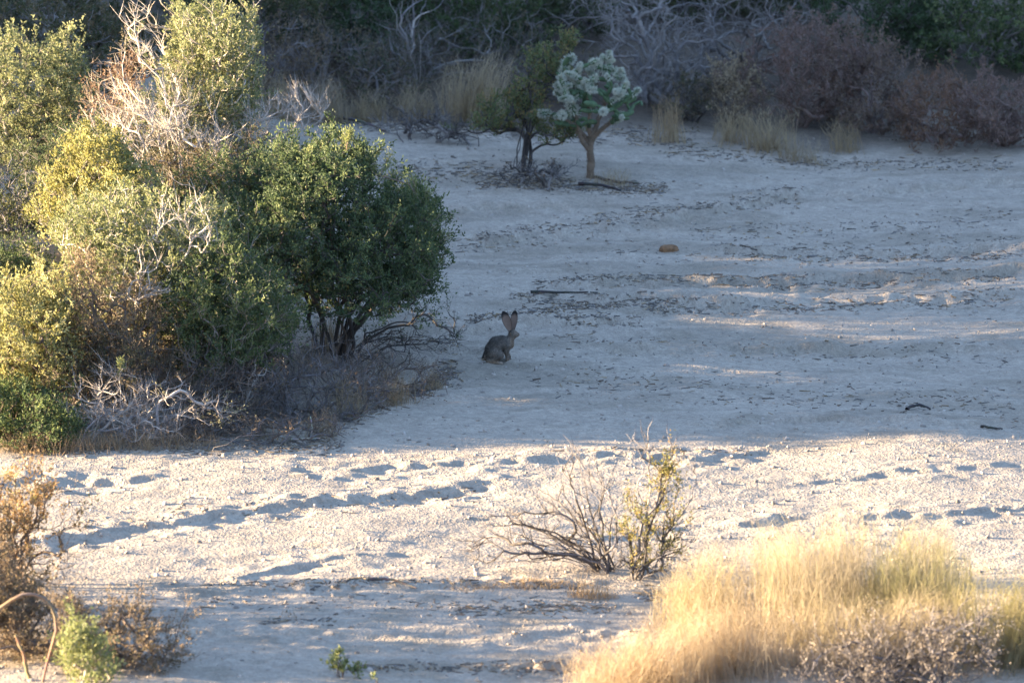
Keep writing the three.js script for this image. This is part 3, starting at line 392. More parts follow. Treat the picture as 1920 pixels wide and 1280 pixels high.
  {name: "dead_shrub", label: "pale forked dead limbs poking from the broad grey-green shrub", category: "shrub", group: "shrubs on the left bank", x: -3.163, z: 2.3, seed: 387, blobs: [[-2.785, 1.646, 2.65, 0.204, 0.204, 0.15, 16, 0.1], [-3.147, 1.112, 3.2, 0.27, 0.099, 0.15, 24, 0], [-2.644, 1.491, 2.8, 0.181, 0.099, 0.12, 14, 0.1], [-3.197, 1.334, 3.05, 0.27, 0.18, 0.12, 14, 0.1]], wood: "gp gw", leafCol: "lg lp", stems: 12, reach: 0.7, tip: 0.0032, maxR: 0.012, bareShoots: 3, shootLen: 0.15, kink: 0.18, straight: 1.5, perShoot: 8},
  {name: "desert_tree", label: "dark olive tree with grey limbs in the top left corner", category: "tree", group: "brush at the back of the wash", x: -4.565, z: -9.5, seed: 394, blobs: [[-4.745, 1.254, -10.0, 0.828, 0.441, 0.8, 221, 0.95], [-4.074, 1.008, -9.8, 0.496, 0.385, 0.6, 127, 0.95], [-5.63, 1.142, -10.0, 0.552, 0.607, 0.8, 102, 0.95], [-4.997, 1.269, -8.9, 0.489, 0.272, 0.2, 10, 0], [-4.236, 1.324, -8.9, 0.489, 0.272, 0.2, 11, 0], [-4.461, 1.867, -10.0, 0.936, 0.33, 0.9, 50, 0.95], [-4.196, 0.544, -9.9, 0.442, 0.331, 0.5, 76, 0.8]], wood: "b1 b2", leafCol: "ldk lol lbr", stems: 7, maxR: 0.05, tip: 0.0045, shoots: 4, perShoot: 8, leafLen: 0.036},
  {name: "desert_tree", label: "dark green tree behind the tall grey-green shrub", category: "tree", group: "brush at the back of the wash", x: -3.21, z: -12.5, seed: 401, blobs: [[-3.088, 0.846, -12.5, 0.629, 0.457, 0.8, 170, 0.95], [-3.598, 1.308, -12.5, 0.742, 0.4, 0.9, 54, 0.95], [-2.514, 1.193, -12.5, 0.571, 0.457, 0.8, 136, 0.9]], wood: "b2", leafCol: "ldk lol cr", stems: 6, maxR: 0.05, tip: 0.004, shoots: 4, perShoot: 8, leafLen: 0.036},
  {name: "desert_tree", label: "dark green tree at the top edge left of the pale sapling", category: "tree", group: "brush at the back of the wash", x: -1.859, z: -13.5, seed: 408, blobs: [[-1.855, 0.8, -13.5, 0.58, 0.406, 0.8, 187, 0.97], [-1.39, 1.21, -13.5, 0.695, 0.405, 0.9, 54, 0.95], [-2.084, 1.327, -13.5, 0.637, 0.405, 0.9, 47, 0.95], [-1.62, 0.422, -13.3, 0.347, 0.289, 0.5, 68, 0.9]], wood: "b2 b1", leafCol: "ldk cr ldk", stems: 6, maxR: 0.05, tip: 0.004, shoots: 4, perShoot: 8, leafLen: 0.036},
  {name: "desert_tree", label: "dark green tree at the top edge right of the pale sapling", category: "tree", group: "brush at the back of the wash", x: -0.351, z: -14, seed: 415, blobs: [[-0.467, 0.66, -14, 0.584, 0.409, 0.8, 187, 0.95], [0.0, 1.073, -14, 0.641, 0.466, 0.9, 57, 0.95], [-0.816, 1.191, -14, 0.583, 0.408, 0.9, 40, 0.95], [0.117, 0.483, -14, 0.35, 0.292, 0.5, 68, 0.8]], wood: "b2 b1", leafCol: "ldk lgr lol", stems: 6, maxR: 0.05, tip: 0.004, shoots: 4, perShoot: 8, leafLen: 0.036},
  {name: "desert_tree", label: "leafless grey tree with drooping tangled branches at top centre", category: "tree", group: "brush at the back of the wash", x: 1.537, z: -12, seed: 422, blobs: [[1.477, 0.812, -12, 0.625, 0.568, 0.8, 255, 0], [1.082, 1.01, -12.2, 0.569, 0.398, 0.7, 119, 0.05], [1.87, 0.616, -11.8, 0.453, 0.51, 0.6, 153, 0], [1.53, 1.558, -12, 0.85, 0.34, 0.9, 47, 0], [1.699, 0.346, -11.7, 0.453, 0.283, 0.5, 93, 0]], wood: "b1 b1 gb", leafCol: "ldk", stems: 9, maxR: 0.045, tip: 0.0045, bareShoots: 3, shootLen: 0.22, spread: 0.7, up: -0.4, arch: 0.08, kink: 0.3},
  {name: "desert_tree", label: "leafless grey tree leaning right beside the tangled one", category: "tree", group: "brush at the back of the wash", x: 2.468, z: -12.6, seed: 429, blobs: [[2.464, 0.655, -12.6, 0.516, 0.573, 0.7, 221, 0], [2.805, 0.945, -12.6, 0.458, 0.401, 0.7, 127, 0], [2.344, 1.408, -12.6, 0.743, 0.343, 0.9, 40, 0]], wood: "b1 b2", stems: 8, maxR: 0.045, tip: 0.0042, bareShoots: 3, shootLen: 0.2, spread: 0.7, up: -0.3, arch: 0.06, kink: 0.3},
  {name: "desert_tree", label: "dark green tree at the top edge above the reddish brush", category: "tree", group: "brush at the back of the wash", x: 3.977, z: -14, seed: 436, blobs: [[3.97, 0.66, -14, 0.642, 0.409, 0.8, 204, 0.97], [3.499, 1.014, -14, 0.583, 0.408, 0.9, 50, 0.95], [4.431, 1.132, -14, 0.641, 0.466, 0.9, 50, 0.95], [4.434, 0.44, -13.9, 0.408, 0.35, 0.6, 85, 0.95]], wood: "b2", leafCol: "ldk cr ldk", stems: 6, maxR: 0.05, tip: 0.004, shoots: 4, perShoot: 8, leafLen: 0.036},
  {name: "desert_tree", label: "grey-green tree in the top right corner", category: "tree", group: "brush at the back of the wash", x: 5.171, z: -13.5, seed: 443, blobs: [[5.107, 0.389, -13.5, 0.638, 0.522, 0.8, 204, 0.9], [5.331, 0.917, -13.5, 0.637, 0.464, 0.9, 161, 0.9], [6.033, 0.565, -13.5, 0.58, 0.638, 0.8, 102, 0.9]], wood: "b1 b2", leafCol: "ldk lgr lg", stems: 7, maxR: 0.05, tip: 0.004, shoots: 4, perShoot: 8, leafLen: 0.036},
  {name: "desert_tree", label: "dark thicket tree filling the gap behind the cholla", category: "tree", group: "brush at the back of the wash", x: 0.648, z: -14.5, seed: 450, blobs: [[0.588, 0.4, -14.5, 0.529, 0.529, 0.7, 170, 0.85], [0.704, 1.054, -14.5, 0.704, 0.411, 0.9, 50, 0.9]], wood: "dk b2", leafCol: "ldk lol", stems: 6, maxR: 0.05, tip: 0.004, shoots: 4, perShoot: 8, leafLen: 0.036},
  {name: "desert_tree", label: "dark green tree far behind the grey tangled tree", category: "tree", group: "brush at the back of the wash", x: 1.849, z: -15.5, seed: 457, blobs: [[1.847, 0.356, -15.5, 0.715, 0.536, 0.8, 144, 0.95], [1.429, 0.778, -15.5, 0.655, 0.417, 0.8, 57, 0.95]], wood: "b2", leafCol: "ldk lol ldk", stems: 6, maxR: 0.05, tip: 0.004, shoots: 4, perShoot: 9, leafLen: 0.042},
  {name: "desert_tree", label: "dark green tree far behind the leaning leafless tree", category: "tree", group: "brush at the back of the wash", x: 2.923, z: -15.5, seed: 464, blobs: [[2.921, 0.296, -15.5, 0.656, 0.536, 0.8, 144, 0.95], [2.738, 0.838, -15.5, 0.714, 0.417, 0.8, 57, 0.95]], wood: "b2", leafCol: "ldk lol ldk", stems: 6, maxR: 0.05, tip: 0.004, shoots: 4, perShoot: 9, leafLen: 0.042},
  {name: "desert_tree", label: "dark green tree far behind the pale sapling", category: "tree", group: "brush at the back of the wash", x: -1.133, z: -15.5, seed: 471, blobs: [[-1.132, 0.356, -15.5, 0.656, 0.536, 0.8, 144, 0.95], [-1.071, 0.838, -15.5, 0.655, 0.417, 0.8, 57, 0.95]], wood: "b2", leafCol: "ldk lol ldk", stems: 6, maxR: 0.05, tip: 0.004, shoots: 4, perShoot: 9, leafLen: 0.042},
  {name: "desert_tree", label: "shaded dark tree behind the brown thicket, upper left", category: "tree", group: "brush at the back of the wash", x: -2.591, z: -14.5, seed: 478, blobs: [[-2.705, 0.4, -14.5, 0.529, 0.47, 0.8, 144, 0.95], [-2.35, 0.698, -14.5, 0.529, 0.47, 0.8, 144, 0.95]], wood: "b2", leafCol: "ldk lol ldk", stems: 6, maxR: 0.05, tip: 0.004, shoots: 4, perShoot: 9, leafLen: 0.042},
  {name: "desert_shrub", label: "dark olive scrub in the gap behind the upper left shrubs", category: "shrub", group: "brush at the back of the wash", x: -4.191, z: -7.0, seed: 485, blobs: [[-4.2, 1.37, -7.0, 0.528, 0.396, 0.6, 230, 0.9], [-4.819, 1.55, -7.2, 0.53, 0.318, 0.6, 150, 0.9], [-3.697, 1.477, -7.0, 0.317, 0.317, 0.4, 90, 0.9]], wood: "b2 b1", leafCol: "ldk lol lbr", stems: 9, shoots: 4, perShoot: 8, leafLen: 0.03, tip: 0.004},
  {name: "desert_shrub", label: "pale leafless sapling standing alone at top centre-left", category: "shrub", group: "brush at the back of the wash", x: -0.988, z: -12.2, seed: 492, blobs: [[-1.053, 1.01, -12.2, 0.285, 0.342, 0.3, 26, 0], [-0.91, 1.298, -12.2, 0.284, 0.284, 0.3, 6, 0], [-1.138, 0.796, -12.1, 0.171, 0.171, 0.15, 6, 0]], wood: "gw gb", stems: 3, tip: 0.006, maxR: 0.022, bareShoots: 1, shootLen: 0.15, straight: 1.2},
  {name: "thicket_shrub", label: "brown twiggy thicket right of the tall grey-green shrub", category: "shrub", group: "brush at the back of the wash", x: -2.605, z: -11.6, seed: 499, blobs: [[-2.6, 0.592, -11.6, 0.443, 0.506, 0.65, 256, 0.5]], wood: "bw gb b1", leafCol: "lbr tn tn", stems: 9, tip: 0.0034, bareShoots: 3, shootLen: 0.2, shoots: 3, perShoot: 6, leafLen: 0.027, up: 0.5},
  {name: "thicket_shrub", label: "grey-brown thicket under the dark tree, left of the sapling", category: "shrub", group: "brush at the back of the wash", x: -2.104, z: -11.9, seed: 506, blobs: [[-2.101, 0.426, -11.9, 0.477, 0.477, 0.65, 270, 0.4]], wood: "b1 bw gb", leafCol: "lbr tn lol", stems: 9, tip: 0.0034, bareShoots: 3, shootLen: 0.2, shoots: 3, perShoot: 6, leafLen: 0.027, up: 0.5},
  {name: "thicket_shrub", label: "mixed brown and green thicket behind the sapling", category: "shrub", group: "brush at the back of the wash", x: -1.533, z: -11.8, seed: 513, blobs: [[-1.532, 0.329, -11.8, 0.445, 0.413, 0.65, 256, 0.45]], wood: "gb bw b1", leafCol: "lbr ldk tn", stems: 9, tip: 0.0034, bareShoots: 3, shootLen: 0.2, shoots: 3, perShoot: 6, leafLen: 0.027, up: 0.5},
  {name: "thicket_shrub", label: "dark thicket between sapling and tan grass clump", category: "shrub", group: "brush at the back of the wash", x: -1.036, z: -12.8, seed: 520, blobs: [[-1.035, 0.273, -12.8, 0.515, 0.451, 0.65, 256, 0.5], [-0.462, 0.456, -13.1, 0.517, 0.323, 0.65, 162, 0.5]], wood: "b2 b1", leafCol: "ldk lbr", stems: 9, tip: 0.0034, bareShoots: 3, shootLen: 0.2, shoots: 3, perShoot: 6, leafLen: 0.027, up: 0.5},
  {name: "thicket_shrub", label: "dim grey thicket behind the leaning shrub", category: "shrub", group: "brush at the back of the wash", x: 0.284, z: -11.8, seed: 527, blobs: [[0.227, 0.386, -11.8, 0.508, 0.445, 0.65, 229, 0.3], [0.738, 0.213, -11.8, 0.381, 0.318, 0.52, 135, 0.3]], wood: "b2 dk b1", leafCol: "ldk lbr", stems: 9, tip: 0.0034, bareShoots: 3, shootLen: 0.2, shoots: 3, perShoot: 6, leafLen: 0.027, up: 0.5},
  {name: "brown_brush", label: "tall reddish brown brush right of the grey tangled tree", category: "shrub", group: "brush at the back of the wash", x: 3.033, z: -11, seed: 534, blobs: [[2.972, 0.466, -11, 0.534, 0.534, 0.65, 378, 0.75], [3.373, 0.603, -11.2, 0.441, 0.378, 0.65, 216, 0.75]], wood: "bw pur", leafCol: "lbr pur lred", stems: 10, tip: 0.0032, bareShoots: 3, shootLen: 0.14, shoots: 3, perShoot: 8, leafLen: 0.027, up: 0.4},
  {name: "brown_brush", label: "dull purple-brown brush below the dark green tree", category: "shrub", group: "brush at the back of the wash", x: 3.808, z: -10.8, seed: 541, blobs: [[3.749, 0.274, -10.8, 0.47, 0.47, 0.65, 337, 0.7], [3.592, 0.677, -11.1, 0.377, 0.314, 0.65, 148, 0.7]], wood: "pur b2", leafCol: "pur lbr pur", stems: 10, tip: 0.0032, bareShoots: 3, shootLen: 0.14, shoots: 3, perShoot: 8, leafLen: 0.027, up: 0.4},
  {name: "brown_brush", label: "low rust-brown brush right of the purple-brown brush", category: "shrub", group: "brush at the back of the wash", x: 4.449, z: -10.3, seed: 548, blobs: [[4.419, 0.221, -10.3, 0.467, 0.386, 0.65, 351, 0.75]], wood: "bw pur", leafCol: "pur lred lbr", stems: 10, tip: 0.0032, bareShoots: 3, shootLen: 0.14, shoots: 3, perShoot: 8, leafLen: 0.027, up: 0.4},
  {name: "brown_brush", label: "rust-brown brush at the right edge of the wash", category: "shrub", group: "brush at the back of the wash", x: 5.102, z: -10.1, seed: 555, blobs: [[5.098, 0.284, -10.1, 0.497, 0.403, 0.65, 378, 0.75], [5.708, 0.228, -10.1, 0.435, 0.435, 0.65, 135, 0.7]], wood: "pur bw", leafCol: "lbr pur lred", stems: 10, tip: 0.0032, bareShoots: 3, shootLen: 0.14, shoots: 3, perShoot: 8, leafLen: 0.027, up: 0.4},
  {name: "brown_brush", label: "grey-brown shrub with pale seed heads left of the reddish brush", category: "shrub", group: "brush at the back of the wash", x: 2.274, z: -11, seed: 562, blobs: [[2.3, 0.353, -11, 0.377, 0.346, 0.52, 202, 0.35], [2.408, 0.484, -10.9, 0.251, 0.188, 0.39, 67, 0.8]], wood: "bw b2", leafCol: "tn st lbr", stems: 10, tip: 0.0032, bareShoots: 3, shootLen: 0.14, shoots: 3, perShoot: 8, leafLen: 0.027, up: 0.4},
  {name: "brown_brush", label: "dark low shrub at the foot of the tangled tree", category: "shrub", group: "brush at the back of the wash", x: 1.858, z: -11.2, seed: 569, blobs: [[1.857, 0.204, -11.2, 0.315, 0.252, 0.52, 135, 0.5]], wood: "dk b2", leafCol: "ldk lbr", stems: 10, tip: 0.0032, bareShoots: 3, shootLen: 0.14, shoots: 3, perShoot: 8, leafLen: 0.027, up: 0.4},
  {name: "desert_shrub", label: "leaning shrub with dark trunk and orange-tipped foliage beside the cholla", category: "shrub", group: "brush at the back of the wash", x: 0.081, z: -8.2, seed: 576, blobs: [[-0.081, 0.61, -8.2, 0.248, 0.172, 0.3, 62, 0.95], [0.215, 0.703, -8.2, 0.205, 0.269, 0.3, 80, 0.95], [0.242, 1.085, -8.2, 0.108, 0.204, 0.2, 26, 0.95], [-0.215, 0.557, -8.1, 0.135, 0.14, 0.2, 24, 0.9], [0.648, 1.28, -8.5, 0.119, 0.151, 0.15, 30, 0.95], [0.405, 1.024, -8.4, 0.151, 0.189, 0.25, 44, 0.95], [-0.431, 0.502, -8.1, 0.215, 0.075, 0.15, 14, 0.05], [0.458, 0.42, -8.1, 0.188, 0.135, 0.25, 40, 0.8]], wood: "dk b2", leafCol: "cr crl lor", stems: 7, maxR: 0.03, tip: 0.0042, shoots: 4, perShoot: 8, leafLen: 0.026, up: 0.6},
  {name: "dry_grass_tuft", label: "big tan grass clump behind the leaning shrub", category: "grass", group: "dry grass tufts", x: -0.504, z: -10.8, seed: 583, blobs: [[-0.503, 0.501, -10.8, 0.347, 0.308, 0.3, 310, 1], [-0.168, 0.614, -10.8, 0.252, 0.252, 0.3, 310, 1]], colBase: "t2 t2", colTip: "t2 s2 pl", w: 0.007, baseR: 0.14, tuft: 2, tuftLen: 0.12},
  {name: "dry_grass_tuft", label: "grey tan grass at the back left of the wash", category: "grass", group: "dry grass tufts", x: -1.516, z: -11, seed: 590, blobs: [[-1.515, 0.182, -11, 0.281, 0.225, 0.3, 420, 1]], colBase: "t2 t2", colTip: "t2 s2 pl", w: 0.007, baseR: 0.14, tuft: 2, tuftLen: 0.12},
  {name: "dry_grass_tuft", label: "thin tan grass below the pale sapling", category: "grass", group: "dry grass tufts", x: -1.067, z: -11, seed: 597, blobs: [[-1.038, 0.239, -11, 0.253, 0.224, 0.3, 420, 1]], colBase: "t2 t2", colTip: "t2 s2 pl", w: 0.007, baseR: 0.14, tuft: 2, tuftLen: 0.12},
  {name: "dry_grass_tuft", label: "sparse dry grass right of the bare fanning shrub", category: "grass", group: "dry grass tufts", x: -1.904, z: -10.8, seed: 604, blobs: [[-1.958, 0.331, -10.8, 0.224, 0.252, 0.3, 360, 1]], colBase: "t2 t2", colTip: "t2 pl s2", w: 0.007, baseR: 0.14, tuft: 2, tuftLen: 0.12},
  {name: "dry_grass_tuft", label: "tan grass below the grey tangled tree", category: "grass", group: "dry grass tufts", x: 1.631, z: -9.9, seed: 611, blobs: [[1.602, 0.376, -9.9, 0.166, 0.166, 0.3, 140, 1]], colBase: "t2 t2", colTip: "t2 so", w: 0.007, baseR: 0.14, tuft: 2, tuftLen: 0.12},
  {name: "dry_grass_tuft", label: "tan grass hump in front of the reddish brush", category: "grass", group: "dry grass tufts", x: 2.702, z: -9.7, seed: 618, blobs: [[2.645, 0.215, -9.7, 0.303, 0.248, 0.3, 300, 1]], colBase: "t2 t2", colTip: "t2 s2", w: 0.007, baseR: 0.14, tuft: 2, tuftLen: 0.12},
  {name: "dry_grass_tuft", label: "flattened pale grass at the sand edge, right of centre", category: "grass", group: "dry grass tufts", x: 2.961, z: -9.3, seed: 625, blobs: [[2.961, 0.064, -9.3, 0.274, 0.088, 0.3, 150, 1]], colBase: "t2 t2", colTip: "t2 pl", w: 0.007, baseR: 0.14, tuft: 2, tuftLen: 0.12},
  {name: "dry_grass_tuft", label: "brown grass below the seed-head shrub", category: "grass", group: "dry grass tufts", x: 2.298, z: -10, seed: 632, blobs: [[2.269, 0.246, -10, 0.221, 0.194, 0.3, 200, 1]], colBase: "t2 t2", colTip: "t2 s2", w: 0.007, baseR: 0.14, tuft: 2, tuftLen: 0.12},
  {name: "dry_grass_tuft", label: "dim brown grass at the back, upper left", category: "grass", group: "dry grass tufts", x: -2.401, z: -10.6, seed: 639, blobs: [[-2.454, 0.422, -10.6, 0.279, 0.279, 0.3, 400, 1]], colBase: "t2 t2", colTip: "t2 s2", w: 0.007, baseR: 0.14, tuft: 2, tuftLen: 0.12},
  {name: "dry_grass_tuft", label: "brown grass between the two rows of brush", category: "grass", group: "dry grass tufts", x: 3.484, z: -9.9, seed: 646, blobs: [[3.427, 0.151, -9.9, 0.221, 0.193, 0.3, 150, 1]], colBase: "t2 t2", colTip: "t2 t2", w: 0.007, baseR: 0.14, tuft: 2, tuftLen: 0.12},
  {name: "dead_brush", label: "grey dead brushwood heap left of the leaning shrub", category: "dead brush", group: "brush at the back of the wash", x: -0.771, z: -9.6, seed: 653, blobs: [[-0.77, 0.25, -9.6, 0.385, 0.121, 0.4, 110, 0], [-1.214, 0.253, -9.8, 0.276, 0.121, 0.4, 60, 0], [-0.44, 0.195, -9.5, 0.22, 0.099, 0.3, 40, 0]], wood: "b1 b2 dk", stems: 7, tip: 0.004, maxR: 0.022, bareShoots: 3, shootLen: 0.16, kink: 0.4, spread: 1, baseR: 0.4, arch: 0.05},
  {name: "dead_brush", label: "dark brushwood and litter under the leaning shrub", category: "dead brush", group: "brush at the back of the wash", x: 0.321, z: -7.5, seed: 660, blobs: [[0.32, 0.192, -7.5, 0.374, 0.075, 0.3, 80, 0.1], [0.533, 0.167, -7.4, 0.213, 0.053, 0.2, 40, 0.1], [0.0, 0.14, -7.4, 0.213, 0.053, 0.2, 30, 0]], wood: "b1 dk b2", leafCol: "lbr", stems: 6, tip: 0.004, maxR: 0.02, bareShoots: 3, shootLen: 0.1, kink: 0.4, spread: 1, baseR: 0.25, perShoot: 4, arch: 0.04},
  {name: "dry_grass_tuft", label: "faint tan grass skirt at the foot of the cholla", category: "grass", group: "dry grass tufts", x: 0.965, z: -7.7, seed: 667, blobs: [[1.018, 0.122, -7.7, 0.214, 0.064, 0.2, 120, 1]], colBase: "t2", colTip: "s2 t2", w: 0.005, baseR: 0.12},
  {name: "dead_shrub", label: "leafless dark shrub with branches raking left, sunlit foreground", category: "shrub", group: "plants in the sunlit foreground", x: 0.719, z: 8.4, seed: 674, blobs: [[0.123, 0.291, 8.4, 0.472, 0.205, 0.35, 64, 0], [0.472, 0.544, 8.4, 0.328, 0.328, 0.35, 48, 0], [-0.123, 0.188, 8.5, 0.348, 0.115, 0.25, 30, 0], [0.657, 0.248, 8.4, 0.246, 0.246, 0.3, 34, 0], [0.443, 0.733, 8.4, 0.057, 0.184, 0.1, 5, 0]], wood: "gd dk gb", stems: 28, reach: 0.72, tip: 0.0042, maxR: 0.016, bareShoots: 2, shootLen: 0.16, spread: 0.4, straight: 2.5, kink: 0.16},
  {name: "desert_shrub", label: "thin green and orange stemmed shrub behind the leafless one", category: "shrub", group: "plants in the sunlit foreground", x: 0.983, z: 8.6, seed: 681, blobs: [[1.002, 0.276, 8.6, 0.204, 0.245, 0.25, 60, 0.35], [1.165, 0.486, 8.6, 0.143, 0.245, 0.2, 36, 0.5], [0.879, 0.444, 8.6, 0.074, 0.204, 0.15, 14, 0.9], [1.184, 0.78, 8.6, 0.065, 0.143, 0.1, 22, 1], [0.999, 1.031, 8.6, 0.065, 0.204, 0.12, 7, 0], [1.244, 0.989, 8.6, 0.102, 0.163, 0.12, 6, 0], [1.268, 0.318, 8.6, 0.143, 0.245, 0.2, 36, 0.1], [0.982, 0.065, 8.6, 0.246, 0.123, 0.3, 50, 0.1]], wood: "gd dk gb", leafCol: "lol ly lor", stems: 8, tip: 0.0034, maxR: 0.014, shoots: 4, bareShoots: 2, perShoot: 7, leafLen: 0.019, spread: 0.4, up: 0.7, straight: 1.4},
  {name: "dead_shrub", label: "pale bare upright stems rising above the green and orange shrub", category: "shrub", group: "plants in the sunlit foreground", x: 1.004, z: 8.55, seed: 688, blobs: [[0.938, 1.145, 8.55, 0.049, 0.131, 0.08, 4, 0], [1.004, 0.936, 8.55, 0.049, 0.204, 0.08, 5, 0], [1.069, 1.02, 8.55, 0.033, 0.122, 0.06, 3, 0], [1.325, 0.896, 8.65, 0.102, 0.122, 0.1, 6, 0], [1.427, 0.75, 8.65, 0.082, 0.122, 0.1, 5, 0]], wood: "gw gb", stems: 5, tip: 0.0032, maxR: 0.0075, bareShoots: 1, shootLen: 0.1, spread: 0.3, straight: 1.8, up: 0.8},
  {name: "feathery_grass", label: "tall yellow feathery grass clump, leftmost of the right foreground", category: "grass", group: "plants in the sunlit foreground", x: 1.551, z: 10.1, seed: 695, blobs: [[1.589, 0.376, 10.1, 0.437, 0.278, 0.5, 1100, 1], [1.351, 0.232, 10.1, 0.318, 0.219, 0.5, 1100, 1]], colBase: "st sy", colTip: "sy st pl", w: 0.0042, baseR: 0.2, tuft: 2, tuftLen: 0.14, follow: 0.7},
  {name: "feathery_grass", label: "tall yellow feathery grass clump in the middle of the right foreground", category: "grass", group: "plants in the sunlit foreground", x: 2.254, z: 10.4, seed: 702, blobs: [[2.21, 0.532, 10.4, 0.473, 0.256, 0.5, 1300, 1], [2.37, 0.308, 10.4, 0.513, 0.237, 0.5, 1300, 1]], colBase: "st sy", colTip: "sy pl st", w: 0.0042, baseR: 0.2, tuft: 2, tuftLen: 0.14, follow: 0.7},
  {name: "feathery_grass", label: "tall greenish yellow grass clump toward the right edge", category: "grass", group: "plants in the sunlit foreground", x: 3.0, z: 10.5, seed: 709, blobs: [[3.032, 0.556, 10.5, 0.433, 0.256, 0.5, 1300, 1], [2.838, 0.292, 10.5, 0.512, 0.237, 0.5, 1300, 1]], colBase: "st sy", colTip: "sy lm st", w: 0.0042, baseR: 0.2, tuft: 2, tuftLen: 0.14, follow: 0.7},
  {name: "feathery_grass", label: "feathery pale plume rising highest among the yellow clumps", category: "grass", group: "plants in the sunlit foreground", x: 2.551, z: 10.0, seed: 716, blobs: [[2.503, 0.719, 10.0, 0.278, 0.199, 0.5, 400, 1], [1.948, 0.637, 10.0, 0.278, 0.179, 0.5, 400, 1], [3.1, 0.658, 10.0, 0.238, 0.159, 0.5, 400, 1]], colBase: "st sy", colTip: "pl sy st", w: 0.0042, baseR: 0.2, tuft: 2, tuftLen: 0.14, follow: 0.7},
  {name: "feathery_grass", label: "olive yellow grass at the lower right corner", category: "grass", group: "plants in the sunlit foreground", x: 3.549, z: 11.1, seed: 723, blobs: [[3.465, 0.404, 11.1, 0.35, 0.311, 0.5, 900, 1], [3.856, 0.324, 11.1, 0.273, 0.351, 0.5, 900, 1]], colBase: "tn sy", colTip: "sy ly st", w: 0.0042, baseR: 0.2, tuft: 2, tuftLen: 0.14, follow: 0.7},
  {name: "feathery_grass", label: "orange straw grass along the bottom edge, left of the yellow clumps", category: "grass", group: "plants in the sunlit foreground", x: 0.844, z: 11.9, seed: 730, blobs: [[0.767, 0.172, 11.9, 0.422, 0.153, 0.5, 1000, 1], [1.15, 0.31, 11.9, 0.345, 0.23, 0.5, 1000, 1]], colBase: "so st", colTip: "so st pl", w: 0.0042, baseR: 0.2, tuft: 2, tuftLen: 0.14, follow: 0.7},
  {name: "feathery_grass", label: "pale straw grass in front of the yellow clumps", category: "grass", group: "plants in the sunlit foreground", x: 1.783, z: 11.4, seed: 737, blobs: [[1.704, 0.32, 11.4, 0.503, 0.252, 0.5, 1100, 1], [1.433, 0.201, 11.4, 0.31, 0.213, 0.5, 1100, 1]], colBase: "st pl", colTip: "pl st so", w: 0.0042, baseR: 0.2, tuft: 2, tuftLen: 0.14, follow: 0.7},
  {name: "feathery_grass", label: "thin pale straw grass leaning over the dead grey shrub", category: "grass", group: "plants in the sunlit foreground", x: 2.481, z: 11.4, seed: 744, blobs: [[2.477, 0.36, 11.4, 0.465, 0.194, 0.5, 900, 1], [3.019, 0.4, 11.4, 0.31, 0.194, 0.5, 900, 1]], colBase: "tn st", colTip: "pl st sy", w: 0.0042, baseR: 0.2, tuft: 2, tuftLen: 0.14, follow: 0.7},
  {name: "dead_shrub", label: "low grey dead shrub at the bottom right", category: "shrub", group: "plants in the sunlit foreground", x: 2.834, z: 12.0, seed: 751, blobs: [[2.793, 0.277, 12.0, 0.536, 0.23, 0.5, 420, 0.2], [3.206, 0.343, 12.1, 0.382, 0.267, 0.4, 260, 0.25], [2.363, 0.192, 12.2, 0.381, 0.152, 0.4, 180, 0.2]], wood: "gb gd dk", leafCol: "gb gw tn", stems: 16, maxR: 0.012, tip: 0.0022, bareShoots: 3, shootLen: 0.13, spread: 0.8, kink: 0.35, perShoot: 5, leafLen: 0.018, baseR: 0.3},
  {name: "dry_grass_tuft", label: "short orange stubble grass left of the leafless dark shrub", category: "grass", group: "dry grass tufts", x: 0.204, z: 8.9, seed: 758, blobs: [[0.163, -0.049, 8.9, 0.305, 0.147, 0.12, 320, 1]], colBase: "tn so", colTip: "so st", w: 0.006, baseR: 0.05, follow: 0.9},
  {name: "dry_grass_tuft", label: "short orange stubble grass under the leafless dark shrub", category: "grass", group: "dry grass tufts", x: -0.244, z: 9.0, seed: 765, blobs: [[-0.284, -0.024, 9.0, 0.244, 0.089, 0.12, 160, 1]], colBase: "tn so", colTip: "so st", w: 0.006, baseR: 0.05, follow: 0.9},
  {name: "dry_grass_tuft", label: "orange stubble grass at the right of the leafless shrub base", category: "grass", group: "dry grass tufts", x: 0.607, z: 9.2, seed: 772, blobs: [[0.607, -0.003, 9.2, 0.223, 0.194, 0.12, 300, 1]], colBase: "tn so", colTip: "so st", w: 0.006, baseR: 0.05, follow: 0.9},
  {name: "dry_grass_tuft", label: "tiny dry weed with two stalks on the foreground sand", category: "grass", group: "dry grass tufts", x: -1.645, z: 9.9, seed: 779, blobs: [[-1.657, 0.017, 9.9, 0.056, 0.088, 0.12, 16, 1]], colBase: "tn so", colTip: "so st", w: 0.006, baseR: 0.05, follow: 0.9},
  {name: "dry_grass_tuft", label: "thin upright straw stalk at lower left sand", category: "grass", group: "dry grass tufts", x: -2.305, z: 9.7, seed: 786, blobs: [[-2.309, -0.034, 9.7, 0.032, 0.104, 0.12, 9, 1]], colBase: "tn so", colTip: "so st", w: 0.006, baseR: 0.05, follow: 0.9},
  {name: "dry_grass_tuft", label: "faint dry weed on the shaded foreground strip, centre left", category: "grass", group: "dry grass tufts", x: -1.2, z: 9.8, seed: 793, blobs: [[-1.22, -0.008, 9.8, 0.056, 0.064, 0.12, 12, 1]], colBase: "tn so", colTip: "so st", w: 0.006, baseR: 0.05, follow: 0.9},
